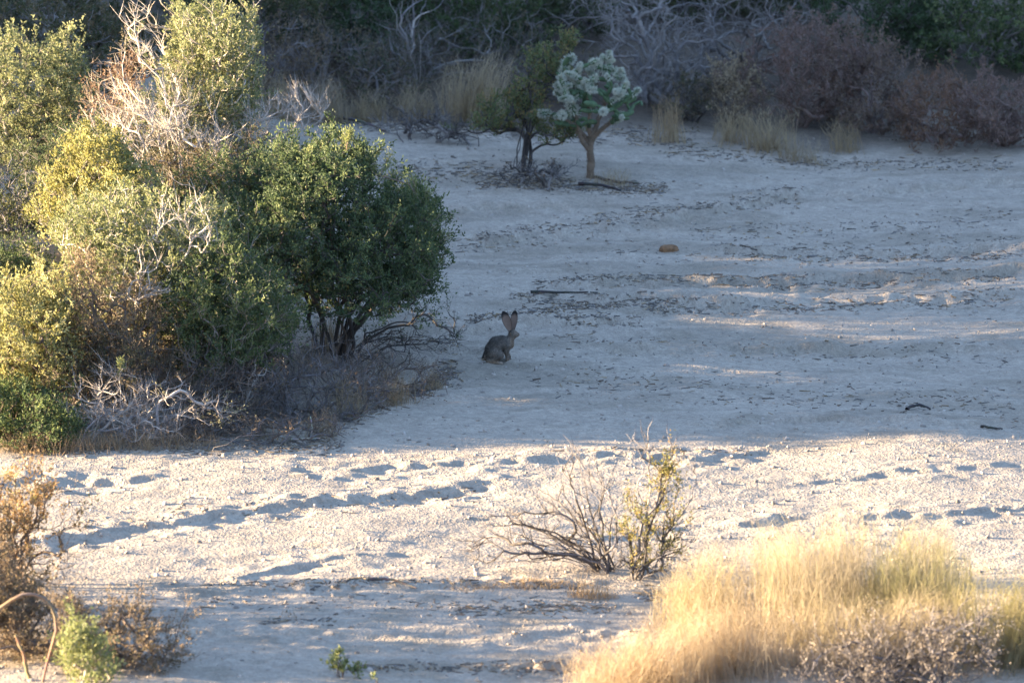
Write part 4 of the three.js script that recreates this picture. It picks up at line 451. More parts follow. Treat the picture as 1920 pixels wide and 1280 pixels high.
  {name: "desert_shrub", label: "orange and yellow leaved shrub at the left edge of the foreground", category: "shrub", group: "plants in the sunlit foreground", x: -3.819, z: 9.0, seed: 800, blobs: [[-3.707, 0.707, 9.0, 0.223, 0.243, 0.35, 80, 0.9], [-3.773, 0.373, 9.0, 0.183, 0.203, 0.35, 60, 0.9], [-3.439, 0.606, 9.1, 0.243, 0.202, 0.3, 26, 0.5], [-3.566, 0.189, 9.1, 0.324, 0.162, 0.35, 50, 0.05], [-3.281, 0.273, 9.1, 0.203, 0.182, 0.2, 12, 0.2], [-4.054, 0.582, 9.0, 0.203, 0.365, 0.4, 60, 0.9]], wood: "gd bw", leafCol: "ly tn lor so", stems: 7, tip: 0.003, shoots: 3, perShoot: 7, leafLen: 0.024, bareShoots: 2, shootLen: 0.13, straight: 1.2},
  {name: "desert_shrub", label: "fuzzy olive-brown shrub in the bottom left corner", category: "shrub", group: "plants in the sunlit foreground", x: -3.38, z: 11.3, seed: 807, blobs: [[-3.415, 0.275, 11.3, 0.388, 0.291, 0.5, 260, 0.8], [-2.866, 0.26, 11.4, 0.426, 0.232, 0.4, 200, 0.6], [-3.804, 0.175, 11.3, 0.311, 0.349, 0.5, 120, 0.8], [-3.134, -0.013, 11.5, 0.503, 0.232, 0.5, 150, 0.7], [-2.63, 0.107, 11.5, 0.271, 0.174, 0.3, 60, 0.5]], wood: "gd bw", leafCol: "lol tn lbr", stems: 10, shoots: 4, perShoot: 8, leafLen: 0.018, bareShoots: 3, up: 0.5, tip: 0.0028},
  {name: "desert_shrub", label: "brown twiggy shrub just past the left edge of the foreground", category: "shrub", group: "plants in the sunlit foreground", x: -4.209, z: 9.7, seed: 814, blobs: [[-4.24, 0.544, 9.7, 0.36, 0.32, 0.45, 190, 0.75], [-4.085, 0.255, 9.7, 0.32, 0.2, 0.45, 190, 0.75]], wood: "gd bw", leafCol: "lol tn lbr", stems: 9, shoots: 4, perShoot: 8, leafLen: 0.026, tip: 0.003},
  {name: "desert_shrub", label: "dense brown shrub below it at the left edge", category: "shrub", group: "plants in the sunlit foreground", x: -4.01, z: 10.7, seed: 821, blobs: [[-4.12, 0.464, 10.7, 0.392, 0.353, 0.45, 190, 0.75], [-3.769, 0.303, 10.7, 0.275, 0.196, 0.45, 190, 0.75]], wood: "gd bw", leafCol: "lol tn lbr", stems: 9, shoots: 4, perShoot: 8, leafLen: 0.026, tip: 0.003},
  {name: "desert_shrub", label: "pale green sprouting shrub in front of the olive-brown one", category: "shrub", group: "plants in the sunlit foreground", x: -3.033, z: 12.2, seed: 828, blobs: [[-3.093, 0.31, 12.2, 0.114, 0.19, 0.22, 60, 0.97], [-2.973, 0.172, 12.2, 0.13, 0.137, 0.22, 44, 0.97], [-3.121, 0.526, 12.2, 0.038, 0.133, 0.08, 9, 1], [-2.989, 0.428, 12.2, 0.038, 0.133, 0.08, 9, 1]], wood: "gw", leafCol: "lg lime lp", stems: 7, shoots: 4, perShoot: 8, leafLen: 0.024, up: 0.7, tip: 0.003},
  {name: "green_sprout", label: "small green sprout at the bottom edge, lower left of centre", category: "plant", group: "plants in the sunlit foreground", x: -1.236, z: 11.6, seed: 835, blobs: [[-1.266, 0.113, 11.6, 0.062, 0.069, 0.06, 12, 1], [-1.178, 0.005, 11.6, 0.07, 0.054, 0.06, 12, 1]], wood: "bw", leafCol: "lgr lime lg", stems: 4, shoots: 3, perShoot: 7, leafLen: 0.024, up: 0.6, shootLen: 0.05, baseR: 0.02},
  {name: "green_sprout", label: "tiny green sprout at the bottom edge, centre left", category: "plant", group: "plants in the sunlit foreground", x: -0.938, z: 12.0, seed: 842, blobs: [[-0.95, 0.072, 12.0, 0.046, 0.031, 0.06, 12, 1]], wood: "bw", leafCol: "lgr lime lg", stems: 4, shoots: 3, perShoot: 7, leafLen: 0.024, up: 0.6, shootLen: 0.05, baseR: 0.02},
];
for (const s of PLANTS) {
  for (const k of ['wood', 'leafCol', 'colBase', 'colTip']) if (s[k]) s[k] = cols(s[k]);
  (s.colBase ? tussock : shrub)(s);
}

// ---------------------------------------------------------------- hare
{
  const g = new THREE.Group(); g.name = 'jackrabbit'; const hx = -0.135, hz = 0.82;
  g.position.set(hx, groundY(hx, hz) - 0.004, hz); g.rotation.y = 0.12;
  tag(g, 'grey brown jackrabbit sitting upright in the shade with tall black-tipped ears', 'jackrabbit'); scene.add(g);
  // joints: x forward (to the right), y up, z towards the camera; [x, y, z, radius]
  const J = {
    rump: [-0.05, 0.085, 0, 0.062], hip: [-0.03, 0.122, 0, 0.074], loin: [0.0, 0.172, 0, 0.07], rib: [0.05, 0.19, 0, 0.058], chest: [0.098, 0.184, 0, 0.05],
    breast: [0.118, 0.168, 0, 0.036], neck: [0.126, 0.228, 0, 0.029], skull: [0.138, 0.268, 0.002, 0.026], brow: [0.15, 0.27, 0.003, 0.025], muzzle: [0.176, 0.259, 0.006, 0.0175], nose: [0.187, 0.257, 0.007, 0.012], jaw: [0.158, 0.252, 0.004, 0.018],
    tail0: [-0.095, 0.07, 0, 0.024], tail1: [-0.118, 0.045, 0, 0.018],
  };
  const bones = [['rump', 'hip'], ['hip', 'loin'], ['loin', 'rib'], ['rib', 'chest'], ['chest', 'breast'], ['chest', 'neck'], ['neck', 'skull'], ['skull', 'brow'], ['brow', 'muzzle'], ['muzzle', 'nose'], ['skull', 'jaw'], ['jaw', 'muzzle'], ['rump', 'tail0'], ['tail0', 'tail1']].map(([a, b]) => [J[a], J[b]]);
  for (const sd of [-1, 1]) {
    const k = sd > 0 ? 0 : 0.02;
    const knee = [0.022, 0.088, sd * 0.054, 0.034], hipJ = [-0.04, 0.108, sd * 0.04, 0.058], hock = [-0.078, 0.032, sd * 0.056, 0.021], toe = [0.036, 0.012, sd * 0.062, 0.0145];
    bones.push([hipJ, knee], [knee, hock], [hock, toe]);
    const sh = [0.092, 0.165, sd * 0.03, 0.036], el = [0.084, 0.112, sd * 0.03, 0.021], wr = [0.094 + k, 0.055, sd * 0.026, 0.0135], pw = [0.092 + k, 0.016, sd * 0.026, 0.0115], pt = [0.113 + k, 0.0105, sd * 0.026, 0.011];
    bones.push([sh, el], [el, wr], [wr, pw], [pw, pt]);
    bones.push([[0.15, 0.255, sd * 0.012 + .004, 0.018], [0.162, 0.252, sd * 0.011 + .005, 0.0155]]);                                  // cheeks
  }
  const dist = (x, y, z) => {
    let acc = 0; const kk = 190;
    for (const [a, b] of bones) {
      const bx = b[0] - a[0], by = b[1] - a[1], bz = b[2] - a[2], t = Math.min(1, Math.max(0, ((x - a[0]) * bx + (y - a[1]) * by + (z - a[2]) * bz) / (bx * bx + by * by + bz * bz + 1e-9)));
      const d = Math.hypot(x - a[0] - bx * t, y - a[1] - by * t, z - a[2] - bz * t) - lerp(a[3], b[3], t);
      acc += Math.exp(-kk * Math.min(d, 0.2));
    }
    return -Math.log(acc) / kk + 0.0016 * noise(x * 160 + z * 70, y * 160) ;
  };
  const res = 84, S = 0.21, c0 = [0.03, 0.155, 0];                // cells of about 5 mm
  const mc = new MarchingCubes(res, new THREE.MeshBasicMaterial(), false, false, 120000); mc.isolation = 0;
  for (let k = 0; k < res; k++) for (let j = 0; j < res; j++) for (let i = 0; i < res; i++) {
    const f = (v) => (v - res / 2) / (res / 2) * S;
    mc.field[i + j * res + k * res * res] = -dist(c0[0] + f(i), c0[1] + f(j), c0[2] + f(k));
  }
  mc.update();
  const n = mc.count, P = new Float32Array(n * 3), Nn = new Float32Array(n * 3), Cc = new Float32Array(n * 3);
  for (let q = 0; q < n; q++) {
    const x = c0[0] + mc.positionArray[q * 3] * S, y = c0[1] + mc.positionArray[q * 3 + 1] * S, z = c0[2] + mc.positionArray[q * 3 + 2] * S, e = 0.002;
    P.set([x, y, z], q * 3);
    const gx = dist(x + e, y, z) - dist(x - e, y, z), gy = dist(x, y + e, z) - dist(x, y - e, z), gz = dist(x, y, z + e) - dist(x, y, z - e), l = Math.hypot(gx, gy, gz) || 1;
    Nn.set([gx / l, gy / l, gz / l], q * 3);
    // grizzled grey-brown coat, buff flanks, legs and throat, pale belly, dark tail top
    const grz = 0.5 + 0.5 * noise(x * 210 + z * 90, y * 120 + z * 60), patch = 0.5 + 0.5 * noise(x * 34 + 3, y * 34 + z * 30);
    let c = [lerp(0.085, 0.21, grz), lerp(0.077, 0.175, grz), lerp(0.067, 0.14, grz)];
    const back = ss(-0.01, 0.05, (y - 0.16) - (x - 0.0) * 0.75);
    const buff = Math.max(ss(0.07, 0.03, y) * 0.8, ss(0.09, 0.14, x) * ss(0.25, 0.2, y) * 0.7, ss(0.13, 0.16, x) * 0.3, 0.35 * patch * ss(0.16, 0.08, y));
    c = c.map((v, k2) => lerp(v * (1 - 0.38 * back), [0.27, 0.195, 0.13][k2] * (0.75 + 0.4 * grz), buff * (1 - back * .6)));
    if (x < -0.098 && Math.abs(z) < 0.022) c = c.map((v) => v * (y > 0.05 ? 0.45 : 1.4));
    const white = ss(0.06, 0.03, y) * ss(0.0, 0.03, x) * ss(0.07, 0.05, x); c = c.map((v, k2) => lerp(v, [0.5, 0.45, 0.38][k2], white * .25));
    Cc.set(c, q * 3);
  }
  const bg = new THREE.BufferGeometry(); bg.setAttribute('position', new THREE.BufferAttribute(P, 3)); bg.setAttribute('normal', new THREE.BufferAttribute(Nn, 3)); bg.setAttribute('color', new THREE.BufferAttribute(Cc, 3));
  const fur = new THREE.MeshPhysicalMaterial({ vertexColors: true, roughness: 1, specularIntensity: 0.2, sheen: 0.35, sheenRoughness: 0.7, sheenColor: new THREE.Color(0.5, 0.45, 0.4) });
  const body = new THREE.Mesh(bg, fur); body.name = 'body'; body.castShadow = body.receiveShadow = true; g.add(body);
  // short guard hairs that break up the outline
  { const H = new Geo(), r = rngOf(77), R1 = () => r() * 2 - 1;
    for (let q = 0; q < 9000; q++) {
      const k = Math.floor(r() * n), x = P[k * 3], y = P[k * 3 + 1], z = P[k * 3 + 2]; if (y < 0.035) continue;
      const nn = [Nn[k * 3], Nn[k * 3 + 1], Nn[k * 3 + 2]], head = x > 0.13 && y > 0.22, L = (head ? 0.006 : 0.013) * (.6 + .8 * r()), d = vnorm([nn[0] * .7 - 0.55 + R1() * .2, nn[1] * .7 - .45 + R1() * .2, nn[2] * .7 + R1() * .2]);
      const b = 0.7 + 0.9 * r(), c = [Cc[k * 3] * b, Cc[k * 3 + 1] * b, Cc[k * 3 + 2] * b], bx = vnorm([d[1] * nn[2] - d[2] * nn[1], d[2] * nn[0] - d[0] * nn[2], d[0] * nn[1] - d[1] * nn[0]]), w = 0.0008;
      const a = H.v(x - bx[0] * w, y - bx[1] * w, z - bx[2] * w, ...nn, c); H.v(x + bx[0] * w, y + bx[1] * w, z + bx[2] * w, ...nn, c); H.v(x + d[0] * L, y + d[1] * L, z + d[2] * L, ...nn, c); H.i.push(a, a + 1, a + 2);
    }
    const m = H.build('fur', new THREE.MeshStandardMaterial({ vertexColors: true, roughness: 1, side: THREE.DoubleSide }), g); m.userData.kind = 'stuff';
  }
  // ears: long cupped leaves of skin with dark tips and rims
  const ear = (base, tip, width, face) => {
    const E = new Geo(), nu = 14, nv = 9, ax = vnorm(vsub(tip, base)), L = vlen(vsub(tip, base));
    const fz = vnorm(face), side = vnorm([ax[1] * fz[2] - ax[2] * fz[1], ax[2] * fz[0] - ax[0] * fz[2], ax[0] * fz[1] - ax[1] * fz[0]]), out = [side[1] * ax[2] - side[2] * ax[1], side[2] * ax[0] - side[0] * ax[2], side[0] * ax[1] - side[1] * ax[0]];
    for (const layer of [0, 1]) {
      const off = E.p.length / 3;
      for (let i = 0; i <= nu; i++) for (let j = 0; j <= nv; j++) {
        const t = i / nu, u = j / nv * 2 - 1, w = width * 0.5 * (0.36 + 0.64 * Math.sin(Math.PI * Math.pow(Math.min(1, t * 0.93 + 0.04), 1.15))) * (t > 0.86 ? Math.sqrt(Math.max(0.02, 1 - ((t - 0.86) / 0.14) ** 2)) : 1);
        const cup = 0.62 * (1 - t * 0.55), dep = (u * u - 1) * w * cup + (layer ? -0.0028 : 0) + 0.01 * Math.sin(t * 3.0);
        const x = base[0] + ax[0] * L * t + side[0] * u * w * (1 - 0.18 * u * u * cup) + out[0] * dep, y = base[1] + ax[1] * L * t + side[1] * u * w * (1 - 0.18 * u * u * cup) + out[1] * dep, z = base[2] + ax[2] * L * t + side[2] * u * w * (1 - 0.18 * u * u * cup) + out[2] * dep;
        const tipk = ss(0.74, 0.86, t + 0.08 * Math.abs(u)), rim = ss(0.72, 0.98, Math.abs(u)), m = noise(x * 150, y * 150) * .12 + 1;
        let c = layer ? [0.13, 0.105, 0.085] : [0.235, 0.165, 0.125]; c = c.map((v, k) => lerp(v, [0.07, 0.052, 0.04][k], rim * .9) * m); c = c.map((v, k) => lerp(v, [0.014, 0.012, 0.011][k], tipk));
        const sg = layer ? -1 : 1; E.v(x, y, z, sg * (out[0] - side[0] * u * cup), sg * (out[1] - side[1] * u * cup), sg * (out[2] - side[2] * u * cup), c);
      }
      for (let i = 0; i < nu; i++) for (let j = 0; j < nv; j++) { const a = off + i * (nv + 1) + j, b = a + nv + 1; if (layer) E.i.push(a, b, a + 1, a + 1, b, b + 1); else E.i.push(a, a + 1, b, a + 1, b + 1, b); }
    }
    E.build('ear', new THREE.MeshPhysicalMaterial({ vertexColors: true, roughness: 0.95, side: THREE.DoubleSide, transmission: 0.12, thickness: 0 }), g);
  };
  ear([0.124, 0.282, 0.014], [0.05, 0.478, 0.04], 0.084, [0.15, 0, 1]);
  ear([0.146, 0.286, -0.012], [0.168, 0.468, -0.03], 0.068, [-0.35, 0, 1]);
  const eyeM = new THREE.MeshPhysicalMaterial({ color: new THREE.Color(0.012, 0.009, 0.006), roughness: 0.12, clearcoat: 1 });
  for (const sd of [-1, 1]) { const e = new THREE.Mesh(new THREE.SphereGeometry(0.0075, 14, 10), eyeM); e.name = 'eye'; e.position.set(0.157, 0.274, 0.004 + sd * 0.022); e.castShadow = true; g.add(e); }
}

// ---------------------------------------------------------------- cholla cactus with silvery spines
{
  const bx = 0.785, bz = -7.9, g = new THREE.Group(), r = rngOf(911), R1 = () => r() * 2 - 1; g.name = 'cholla_cactus';
  g.position.set(bx, groundY(bx, bz) - 0.02, bz); g.scale.setScalar(1.13); tag(g, 'small tree-like cholla cactus with brown trunk and whitish spiny joints', 'cactus'); scene.add(g);
  const barkC = () => { const k = 0.8 + 0.4 * r(); return [0.21 * k, 0.15 * k, 0.10 * k]; };
  const limb = (name, pts, r0, r1) => {
    const G = new Geo(), path = new THREE.CatmullRomCurve3(pts.map((p) => new THREE.Vector3(...p))), Pp = path.getPoints(14);
    G.tube(Pp.map((p) => [p.x + R1() * .004, p.y, p.z + R1() * .004]), Pp.map((_, i) => lerp(r0, r1, i / 14) * (1 + 0.14 * R1())), 8, () => barkC());
    for (let k = 0; k < 90; k++) { // stubby old spines and bark flakes
      const t = r(), p = path.getPoint(t), a = r() * 6.28, rr = lerp(r0, r1, t), d = [Math.cos(a), R1() * .5, Math.sin(a)];
      const o = [p.x + d[0] * rr * .9, p.y, p.z + d[2] * rr * .9]; G.tube([o, [o[0] + d[0] * .022, o[1] + d[1] * .022, o[2] + d[2] * .022]], [0.003, 0.001], 3, barkC().map((v) => v * 1.35));
    }
    G.build(name, M.wood, g);
  };
  limb('trunk', [[0, 0, 0], [0.01, 0.14, 0], [0.0, 0.27, 0.01], [0.02, 0.38, 0]], 0.037, 0.03);
  const ends = [[[0, 0.27, 0.01], [-0.06, 0.34, 0.04], [-0.1, 0.46, 0.06], [-0.13, 0.6, 0.06]], [[0.02, 0.36, 0], [-0.01, 0.47, -0.03], [0.0, 0.6, -0.04], [-0.02, 0.78, -0.03]], [[0.02, 0.37, 0], [0.09, 0.45, 0.03], [0.17, 0.52, 0.05], [0.26, 0.6, 0.05]], [[0.02, 0.38, 0], [0.07, 0.52, -0.05], [0.13, 0.66, -0.08], [0.16, 0.8, -0.08]], [[0.0, 0.33, 0], [-0.09, 0.43, -0.06], [-0.2, 0.52, -0.08], [-0.27, 0.6, -0.08]]];
  for (const e of ends) limb('branch', e, 0.023, 0.015);
  // joint variants: a ribbed green body, with spines as a child
  const bodyV = [], spineV = [];
  for (let v = 0; v < 3; v++) {
    const rr = rngOf(40 + v), B = new Geo(), n = 9, L = 1, pts = [], rs = [];
    for (let k = 0; k <= n; k++) { const t = k / n; pts.push([0, t * L, 0]); rs.push(0.16 * Math.sqrt(Math.max(0.03, 1 - Math.pow(Math.abs(2 * t - 1), 3.2))) * (1 + 0.05 * (rr() - .5))); }
    B.tube(pts, rs, 9, () => { const k = 0.8 + .4 * rr(); return [0.09 * k, 0.14 * k, 0.065 * k]; });
    const tmp = new THREE.Group(), bm = B.build('stem_joint', M.wood, tmp); bodyV.push(bm.geometry);
    const Sp = new Geo();
    for (let k = 0; k < 210; k++) {
      const t = Math.pow(rr(), 0.7), a = rr() * 6.283, cap = k % 4 === 0 ? Math.sqrt(rr()) : 1, tt = cap < 1 ? 0.96 : t, rad0 = 0.13 * (tt > 0.8 ? Math.sqrt(Math.max(0.1, 1 - ((tt - 0.8) / 0.22) ** 2)) : 1) * cap, d = vnorm([Math.cos(a) * cap, (tt - 0.4) * 1.3 + (1 - cap) * 2 + (rr() - .5) * .9, Math.sin(a) * cap]), o = [Math.cos(a) * rad0, tt, Math.sin(a) * rad0], len = 0.13 + 0.15 * rr(), w = 0.034, q = 0.75 + .35 * rr(), c = [0.74 * q, 0.74 * q, 0.62 * q];
      const s1 = [-Math.sin(a) * w, 0, Math.cos(a) * w], i0 = Sp.v(o[0] - s1[0], o[1], o[2] - s1[2], d[0], d[1], d[2], c); Sp.v(o[0] + s1[0], o[1], o[2] + s1[2], d[0], d[1], d[2], c); Sp.v(o[0] + d[0] * len, o[1] + d[1] * len, o[2] + d[2] * len, d[0], d[1], d[2], c); Sp.v(o[0], o[1] + w * 1.6, o[2], d[0], d[1], d[2], c);
      Sp.i.push(i0, i0 + 1, i0 + 2, i0 + 1, i0 + 3, i0 + 2, i0 + 3, i0, i0 + 2);
    }
    const sg = Sp.build('spines', M.leaf, tmp).geometry; spineV.push(sg.toNonIndexed()); spineV[v].computeVertexNormals();
  }
  const joint = (p, d, L, spiny) => {
    const v = Math.floor(r() * 3), m = new THREE.Mesh(bodyV[v], M.wood); m.name = 'stem_joint'; m.castShadow = m.receiveShadow = true;
    m.position.set(...p); m.quaternion.setFromUnitVectors(new THREE.Vector3(0, 1, 0), new THREE.Vector3(...d)); m.scale.set(L * (spiny ? 1.35 : 1.2), L, L * (spiny ? 1.35 : 1.2)); g.add(m);
    if (spiny) { const s = new THREE.Mesh(spineV[v], M.leaf); s.name = 'spines'; s.castShadow = s.receiveShadow = true; m.add(s); }
    return [p[0] + d[0] * L, p[1] + d[1] * L, p[2] + d[2] * L];
  };
  // crown: chains of joints run from the limbs out to a rounded head and end in silvery spiny joints
  const limbPts = []; for (const e of ends) for (let t = 0.35; t <= 1; t += 0.13) { const cv = new THREE.CatmullRomCurve3(e.map((p) => new THREE.Vector3(...p))), p = cv.getPoint(t); limbPts.push([p.x, p.y, p.z]); }
  for (let n = 0, guard = 0; n < 150 && guard < 900; guard++) {
    const u = vnorm([R1(), R1() + 0.2, R1()]), lobe = noise(u[0] * 2.6 + 7.3, u[1] * 2.6 + u[2] * 1.9), rr = (0.55 + 0.45 * Math.sqrt(r())) * (0.92 + 0.3 * lobe), T = [0.03 + u[0] * 0.5 * rr, 0.74 + u[1] * 0.42 * rr, u[2] * 0.4 * rr];
    if (lobe < -0.45) continue;
    const inner = n % 3 === 0; if (inner) { T[0] *= 0.75; T[2] *= 0.75; T[1] = lerp(T[1], 0.6, 0.45); }
    if (T[1] < 0.5) continue;
    let best = limbPts[0], bd = 1e9; for (const p of limbPts) { const d = vlen(vsub(T, p)) + (p[1] > T[1] ? 0.2 : 0); if (d < bd) { bd = d; best = p; } }
    const m = Math.max(1, Math.min(4, Math.round(vlen(vsub(T, best)) / 0.095))); let p = best;
    const silver = inner ? false : T[1] > 0.62 + 0.12 * (T[0] > 0.12) ? r() < 0.9 : r() < 0.25;
    for (let k = 0; k < m; k++) {
      const left = vsub(T, p), d = vnorm([left[0] + R1() * 0.03, left[1] + R1() * 0.03 + (k ? 0.02 : 0), left[2] + R1() * 0.03]), L = vlen(left) / (m - k);
      p = joint(p, d, Math.max(0.07, L * 1.04), silver && k >= m - 2 && (k === m - 1 || r() < 0.45)); limbPts.push(p);
    }
    n++;
  }
}

// ---------------------------------------------------------------- loose sticks, clods, litter and pebbles
function stick(name, pts, r0, r1, colour, label, category, group, side = []) { // pts: [x, z, lift]
  const g = new THREE.Group(), r = rngOf(Math.round(Math.abs(pts[0][0]) * 977 + Math.abs(pts[0][1]) * 131) + 7), x0 = pts[0][0], z0 = pts[0][1], y0 = groundY(x0, z0);
  g.name = numbered(name); g.position.set(x0, y0, z0); tag(g, label, category, group); scene.add(g);
  const make = (pp, a, b, nm) => {
    const cv = new THREE.CatmullRomCurve3(pp.map((p) => new THREE.Vector3(p[0] - x0, groundY(p[0], p[1]) - y0 + p[2], p[1] - z0))), Q = cv.getPoints(12), G = new Geo();
    G.tube(Q.map((p, i) => [p.x + (r() - .5) * a * .7, p.y + (r() - .5) * a * .6, p.z + (r() - .5) * a * .7]), Q.map((_, i) => lerp(a, b, i / 12) * (.85 + .3 * r())), 6, () => colour.map((c) => c * (.8 + .4 * r())));
    G.build(nm, M.wood, g);
  };
  make(pts, r0, r1, 'stem'); side.forEach((q) => make(q, r0 * .6, r1 * .6, 'side_twig'));
}
const STICKS = [
  {name: "fallen_stick", pts: [[0.172, -2.06, 0.015], [0.493, -2.158, 0.02], [0.789, -2.158, 0.012]], r0: 0.014, r1: 0.006, col: "dk", label: "thin dark stick lying on the shaded sand right of the hare", category: "stick", side: []},
  {name: "fallen_stick", pts: [[-1.099, 8.928, 0.02], [-0.915, 8.961, 0.03], [-0.73, 9.078, 0.01]], r0: 0.012, r1: 0.005, col: "gd", label: "dark crooked stick on the sunlit sand, lower middle", category: "stick", side: []},
  {name: "fallen_stick", pts: [[0.669, -7.567, 0.02], [0.909, -7.509, 0.025], [1.093, -7.365, 0.015]], r0: 0.017, r1: 0.01, col: "dk", label: "short dark log lying at the foot of the cholla", category: "stick", side: []},
  {name: "fallen_stick", pts: [[0.833, -7.915, 0.02], [1.019, -7.77, 0.025], [1.287, -7.712, 0.015]], r0: 0.014, r1: 0.008, col: "gd", label: "grey stick just behind the short dark log", category: "stick", side: []},
  {name: "fallen_stick", pts: [[3.352, 2.986, 0.01], [3.459, 2.862, 0.035], [3.559, 2.945, 0.015]], r0: 0.016, r1: 0.008, col: "dk", label: "small black twig alone on the shaded sand at right", category: "stick", side: []},
  {name: "fallen_stick", pts: [[-1.44, 3.378, 0.02], [-1.324, 3.521, 0.05], [-1.215, 3.378, 0.09], [-1.104, 3.275, 0.14]], r0: 0.01, r1: 0.004, col: "gd", label: "curved grey stick arching off the twig heap onto the sand", category: "stick", side: [[[-1.324, 3.521, 0.05], [-1.377, 3.173, 0.12], [-1.396, 2.966, 0.16]]]},
  {name: "fallen_stick", pts: [[-1.839, 4.244, 0.012], [-1.684, 4.244, 0.02], [-1.597, 4.185, 0.015]], r0: 0.008, r1: 0.005, col: "gp", label: "pale twig lying at the edge of the lit sand", category: "stick", side: [[[-1.675, 4.244, 0.02], [-1.664, 4.165, 0.1], [-1.679, 4.125, 0.19]]]},
  {name: "arched_stem", pts: [[-3.83, 11.999, 0.4], [-3.677, 11.999, 0.55], [-3.505, 11.999, 0.65], [-3.352, 11.999, 0.62], [-3.271, 11.999, 0.48], [-3.294, 11.999, 0.28], [-3.378, 11.999, 0]], r0: 0.015, r1: 0.011, col: "lbr", label: "thick bare stem arching over in the lower left corner", category: "stem", side: []},
  {name: "arched_stem", pts: [[-3.471, 11.939, 0], [-3.498, 11.939, 0.12], [-3.528, 11.939, 0.24], [-3.567, 11.939, 0.34]], r0: 0.014, r1: 0.01, col: "lbr", label: "straight bare stalk inside the arch at lower left", category: "stem", side: []},
  {name: "fallen_stick", pts: [[-2.078, -10.997, 0.03], [-1.679, -10.743, 0.04], [-1.275, -10.053, 0.02]], r0: 0.022, r1: 0.01, col: "gd", label: "long dark branch lying at the back left edge of the sand", category: "stick", side: []},
  {name: "fallen_stick", pts: [[3.95, 3.521, 0.01], [4.04, 3.643, 0.02], [4.124, 3.602, 0.01]], r0: 0.012, r1: 0.006, col: "dk", label: "short dark twig near the shadow edge at far right", category: "stick", side: []},
];
for (const s of STICKS) stick(s.name, s.pts, s.r0, s.r1, C[s.col], s.label, s.category, s.group, s.side);
// brown clod lying on the open sand
{
  const x = 1.51, z = -4.45, ge = new THREE.IcosahedronGeometry(0.07, 4), p = ge.attributes.position, cc = [];
  for (let k = 0; k < p.count; k++) { const a = p.getX(k), b = p.getY(k), c = p.getZ(k), f = 1 + 0.22 * noise(a * 28 + 3, b * 28 + c * 31) + 0.1 * noise(a * 70, c * 70 + b * 50); p.setXYZ(k, a * f * 1.35, Math.max(-0.02, b * f * 0.62), c * f); const m = .8 + .3 * noise(a * 90, b * 90 + c * 60); cc.push(0.26 * m, 0.135 * m, 0.06 * m); }
  ge.setAttribute('color', new THREE.Float32BufferAttribute(cc, 3)); ge.computeVertexNormals();
  const m = new THREE.Mesh(ge, M.wood); m.name = 'earth_clod'; m.position.set(x, groundY(x, z) + 0.012, z); m.castShadow = m.receiveShadow = true; tag(m, 'rusty brown clod lying alone on the shaded sand', 'clod'); scene.add(m);
}
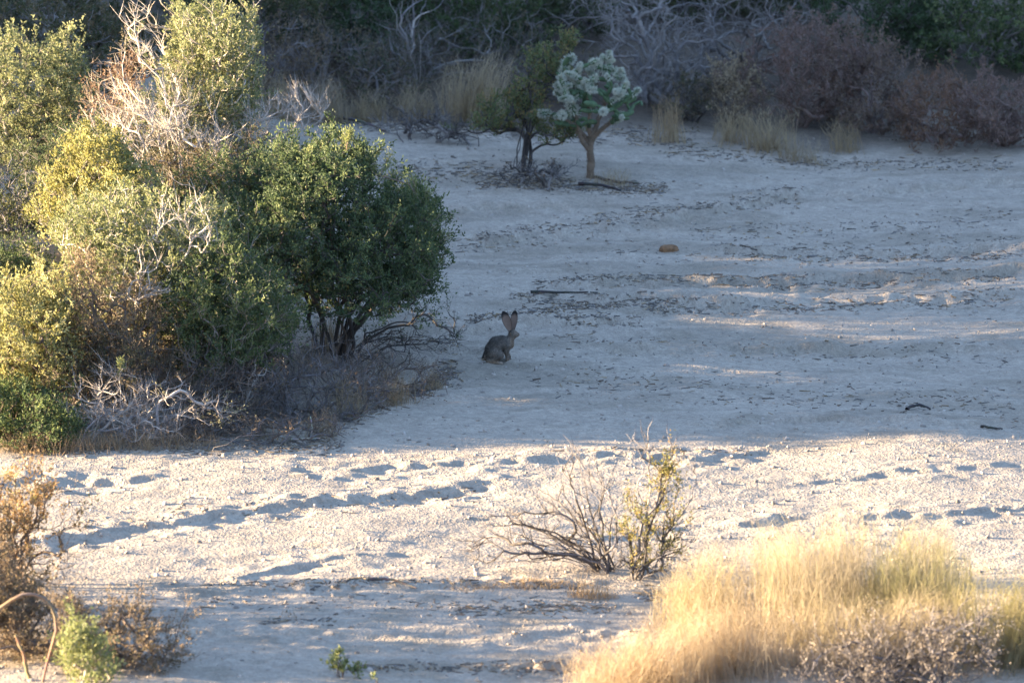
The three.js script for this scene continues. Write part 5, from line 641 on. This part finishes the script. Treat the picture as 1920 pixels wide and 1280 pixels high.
{ // tiny pebbles over the sand and broken twigs and leaf litter in drift lines
  const r = rngOf(321), m4 = new THREE.Matrix4(), q = new THREE.Quaternion(), e = new THREE.Euler(), c = new THREE.Color();
  const pg = new THREE.IcosahedronGeometry(1, 1), pp = pg.attributes.position; for (let k = 0; k < pp.count; k++) { const f = 1 + .3 * noise(pp.getX(k) * 2.1 + 3, pp.getY(k) * 2 + pp.getZ(k) * 1.7); pp.setXYZ(k, pp.getX(k) * f, pp.getY(k) * f * .7, pp.getZ(k) * f); }
  const np = 9000, peb = new THREE.InstancedMesh(pg, new THREE.MeshStandardMaterial({ roughness: .95 }), np);
  for (let k = 0; k < np; k++) {
    const z = lerp(-11, 12.4, Math.pow(r(), 0.7)), x = lerp(-5.2, 5.8, r()), s = 0.0035 + 0.012 * Math.pow(r(), 4); e.set(r() * 6, r() * 6, r() * 6); q.setFromEuler(e);
    m4.compose(new THREE.Vector3(x, groundY(x, z) + s * .25, z), q, new THREE.Vector3(s * (1 + r()), s, s * (1 + r()))); peb.setMatrixAt(k, m4); const t = .55 + .6 * r(); peb.setColorAt(k, c.setRGB(.42 * t, .36 * t, .3 * t));
  }
  peb.name = 'pebbles'; peb.castShadow = peb.receiveShadow = true; tag(peb, 'small tan pebbles and grit scattered across the sand', 'pebbles', null, 'stuff'); scene.add(peb);
  const lg = new THREE.CylinderGeometry(.5, .35, 1, 4, 1); lg.rotateZ(Math.PI / 2);
  const LINES = [[-0.514, 1.147, -0.826, 2.23, 676, 0.35], [-1.437, 3.48, -0.466, 1.367, 300, 0.4], [-0.387, -0.906, 0.883, -1.865, 520, 0.3], [0.0, -1.987, 1.668, -1.865, 572, 0.25], [0.199, -2.728, 4.712, -3.232, 988, 0.25], [1.173, -1.622, 4.639, -2.232, 676, 0.3], [-0.512, -4.659, 2.889, -7.567, 832, 0.4], [-1.4, -8.003, 0.215, -8.003, 572, 0.5], [-0.321, -7.567, 1.551, -7.567, 1092, 0.3], [-1.791, -10.743, 1.886, -10.115, 1300, 0.6], [1.595, -9.499, 5.125, -8.893, 780, 0.4], [1.99, -4.395, 4.879, -4.133, 520, 0.3], [-4.054, 4.58, -1.415, 4.383, 1500, 0.3], [-2.356, 9.011, 0.571, 8.844, 420, 0.12], [-1.205, 11.277, 0.467, 11.215, 320, 0.1], [-0.441, 9.67, 0.765, 9.507, 300, 0.2], [-1.831, 10.073, -1.353, 10.073, 60, 0.1], [0.351, 4.873, 1.934, 4.717, 120, 0.1], [-3.609, 7.289, -0.258, 6.014, 140, 0.3], [0.186, 1.367, 4.283, 2.653, 416, 0.8], [-3.058, 9.507, 0.563, 9.507, 200, 0.4], [0.975, 9.011, 1.372, 9.343, 200, 0.3], [-1.247, -0.438, -0.474, 0.251, 300, 0.3], [0.238, 0.023, 4.45, 0.365, 200, 0.5], [1.763, -5.464, 4.915, -6.012, 260, 0.5], [0.966, -4.133, 4.836, -4.925, 260, 0.6], [0.097, -1.143, 1.16, -0.906, 260, 0.2]];
  let nl = 0; for (const l of LINES) nl += l[4];
  const lit = new THREE.InstancedMesh(lg, new THREE.MeshStandardMaterial({ roughness: .95 }), nl); let k = 0;
  for (const [x0, z0, x1, z1, n, w] of LINES) for (let i = 0; i < n; i++) {
    const t = r(), gg = (r() + r() + r() - 1.5) * w, x = lerp(x0, x1, t) + (r() - .5) * .1, z = lerp(z0, z1, t) + gg + .12 * noise(x * 1.3, z0), L = .015 + .1 * Math.pow(r(), 2.6), th = .003 + .007 * r();
    e.set(r() * 6.28, r() * 6.28, (r() - .5) * .3, 'YXZ'); q.setFromEuler(e); m4.compose(new THREE.Vector3(x, groundY(x, z) + th * .4, z), q, new THREE.Vector3(L, th, th * (1 + r()))); lit.setMatrixAt(k, m4);
    const tt = .5 + .8 * r(), wv = r(); lit.setColorAt(k++, wv < .25 ? c.setRGB(.3 * tt, .22 * tt, .13 * tt) : wv < .6 ? c.setRGB(.15 * tt, .11 * tt, .08 * tt) : c.setRGB(.17 * tt, .155 * tt, .14 * tt));
  }
  lit.name = 'plant_litter'; lit.castShadow = lit.receiveShadow = true; tag(lit, 'broken twigs and leaf litter lying in drift lines on the sand', 'plant litter', null, 'stuff'); scene.add(lit);
}


renderer.render(scene, camera);
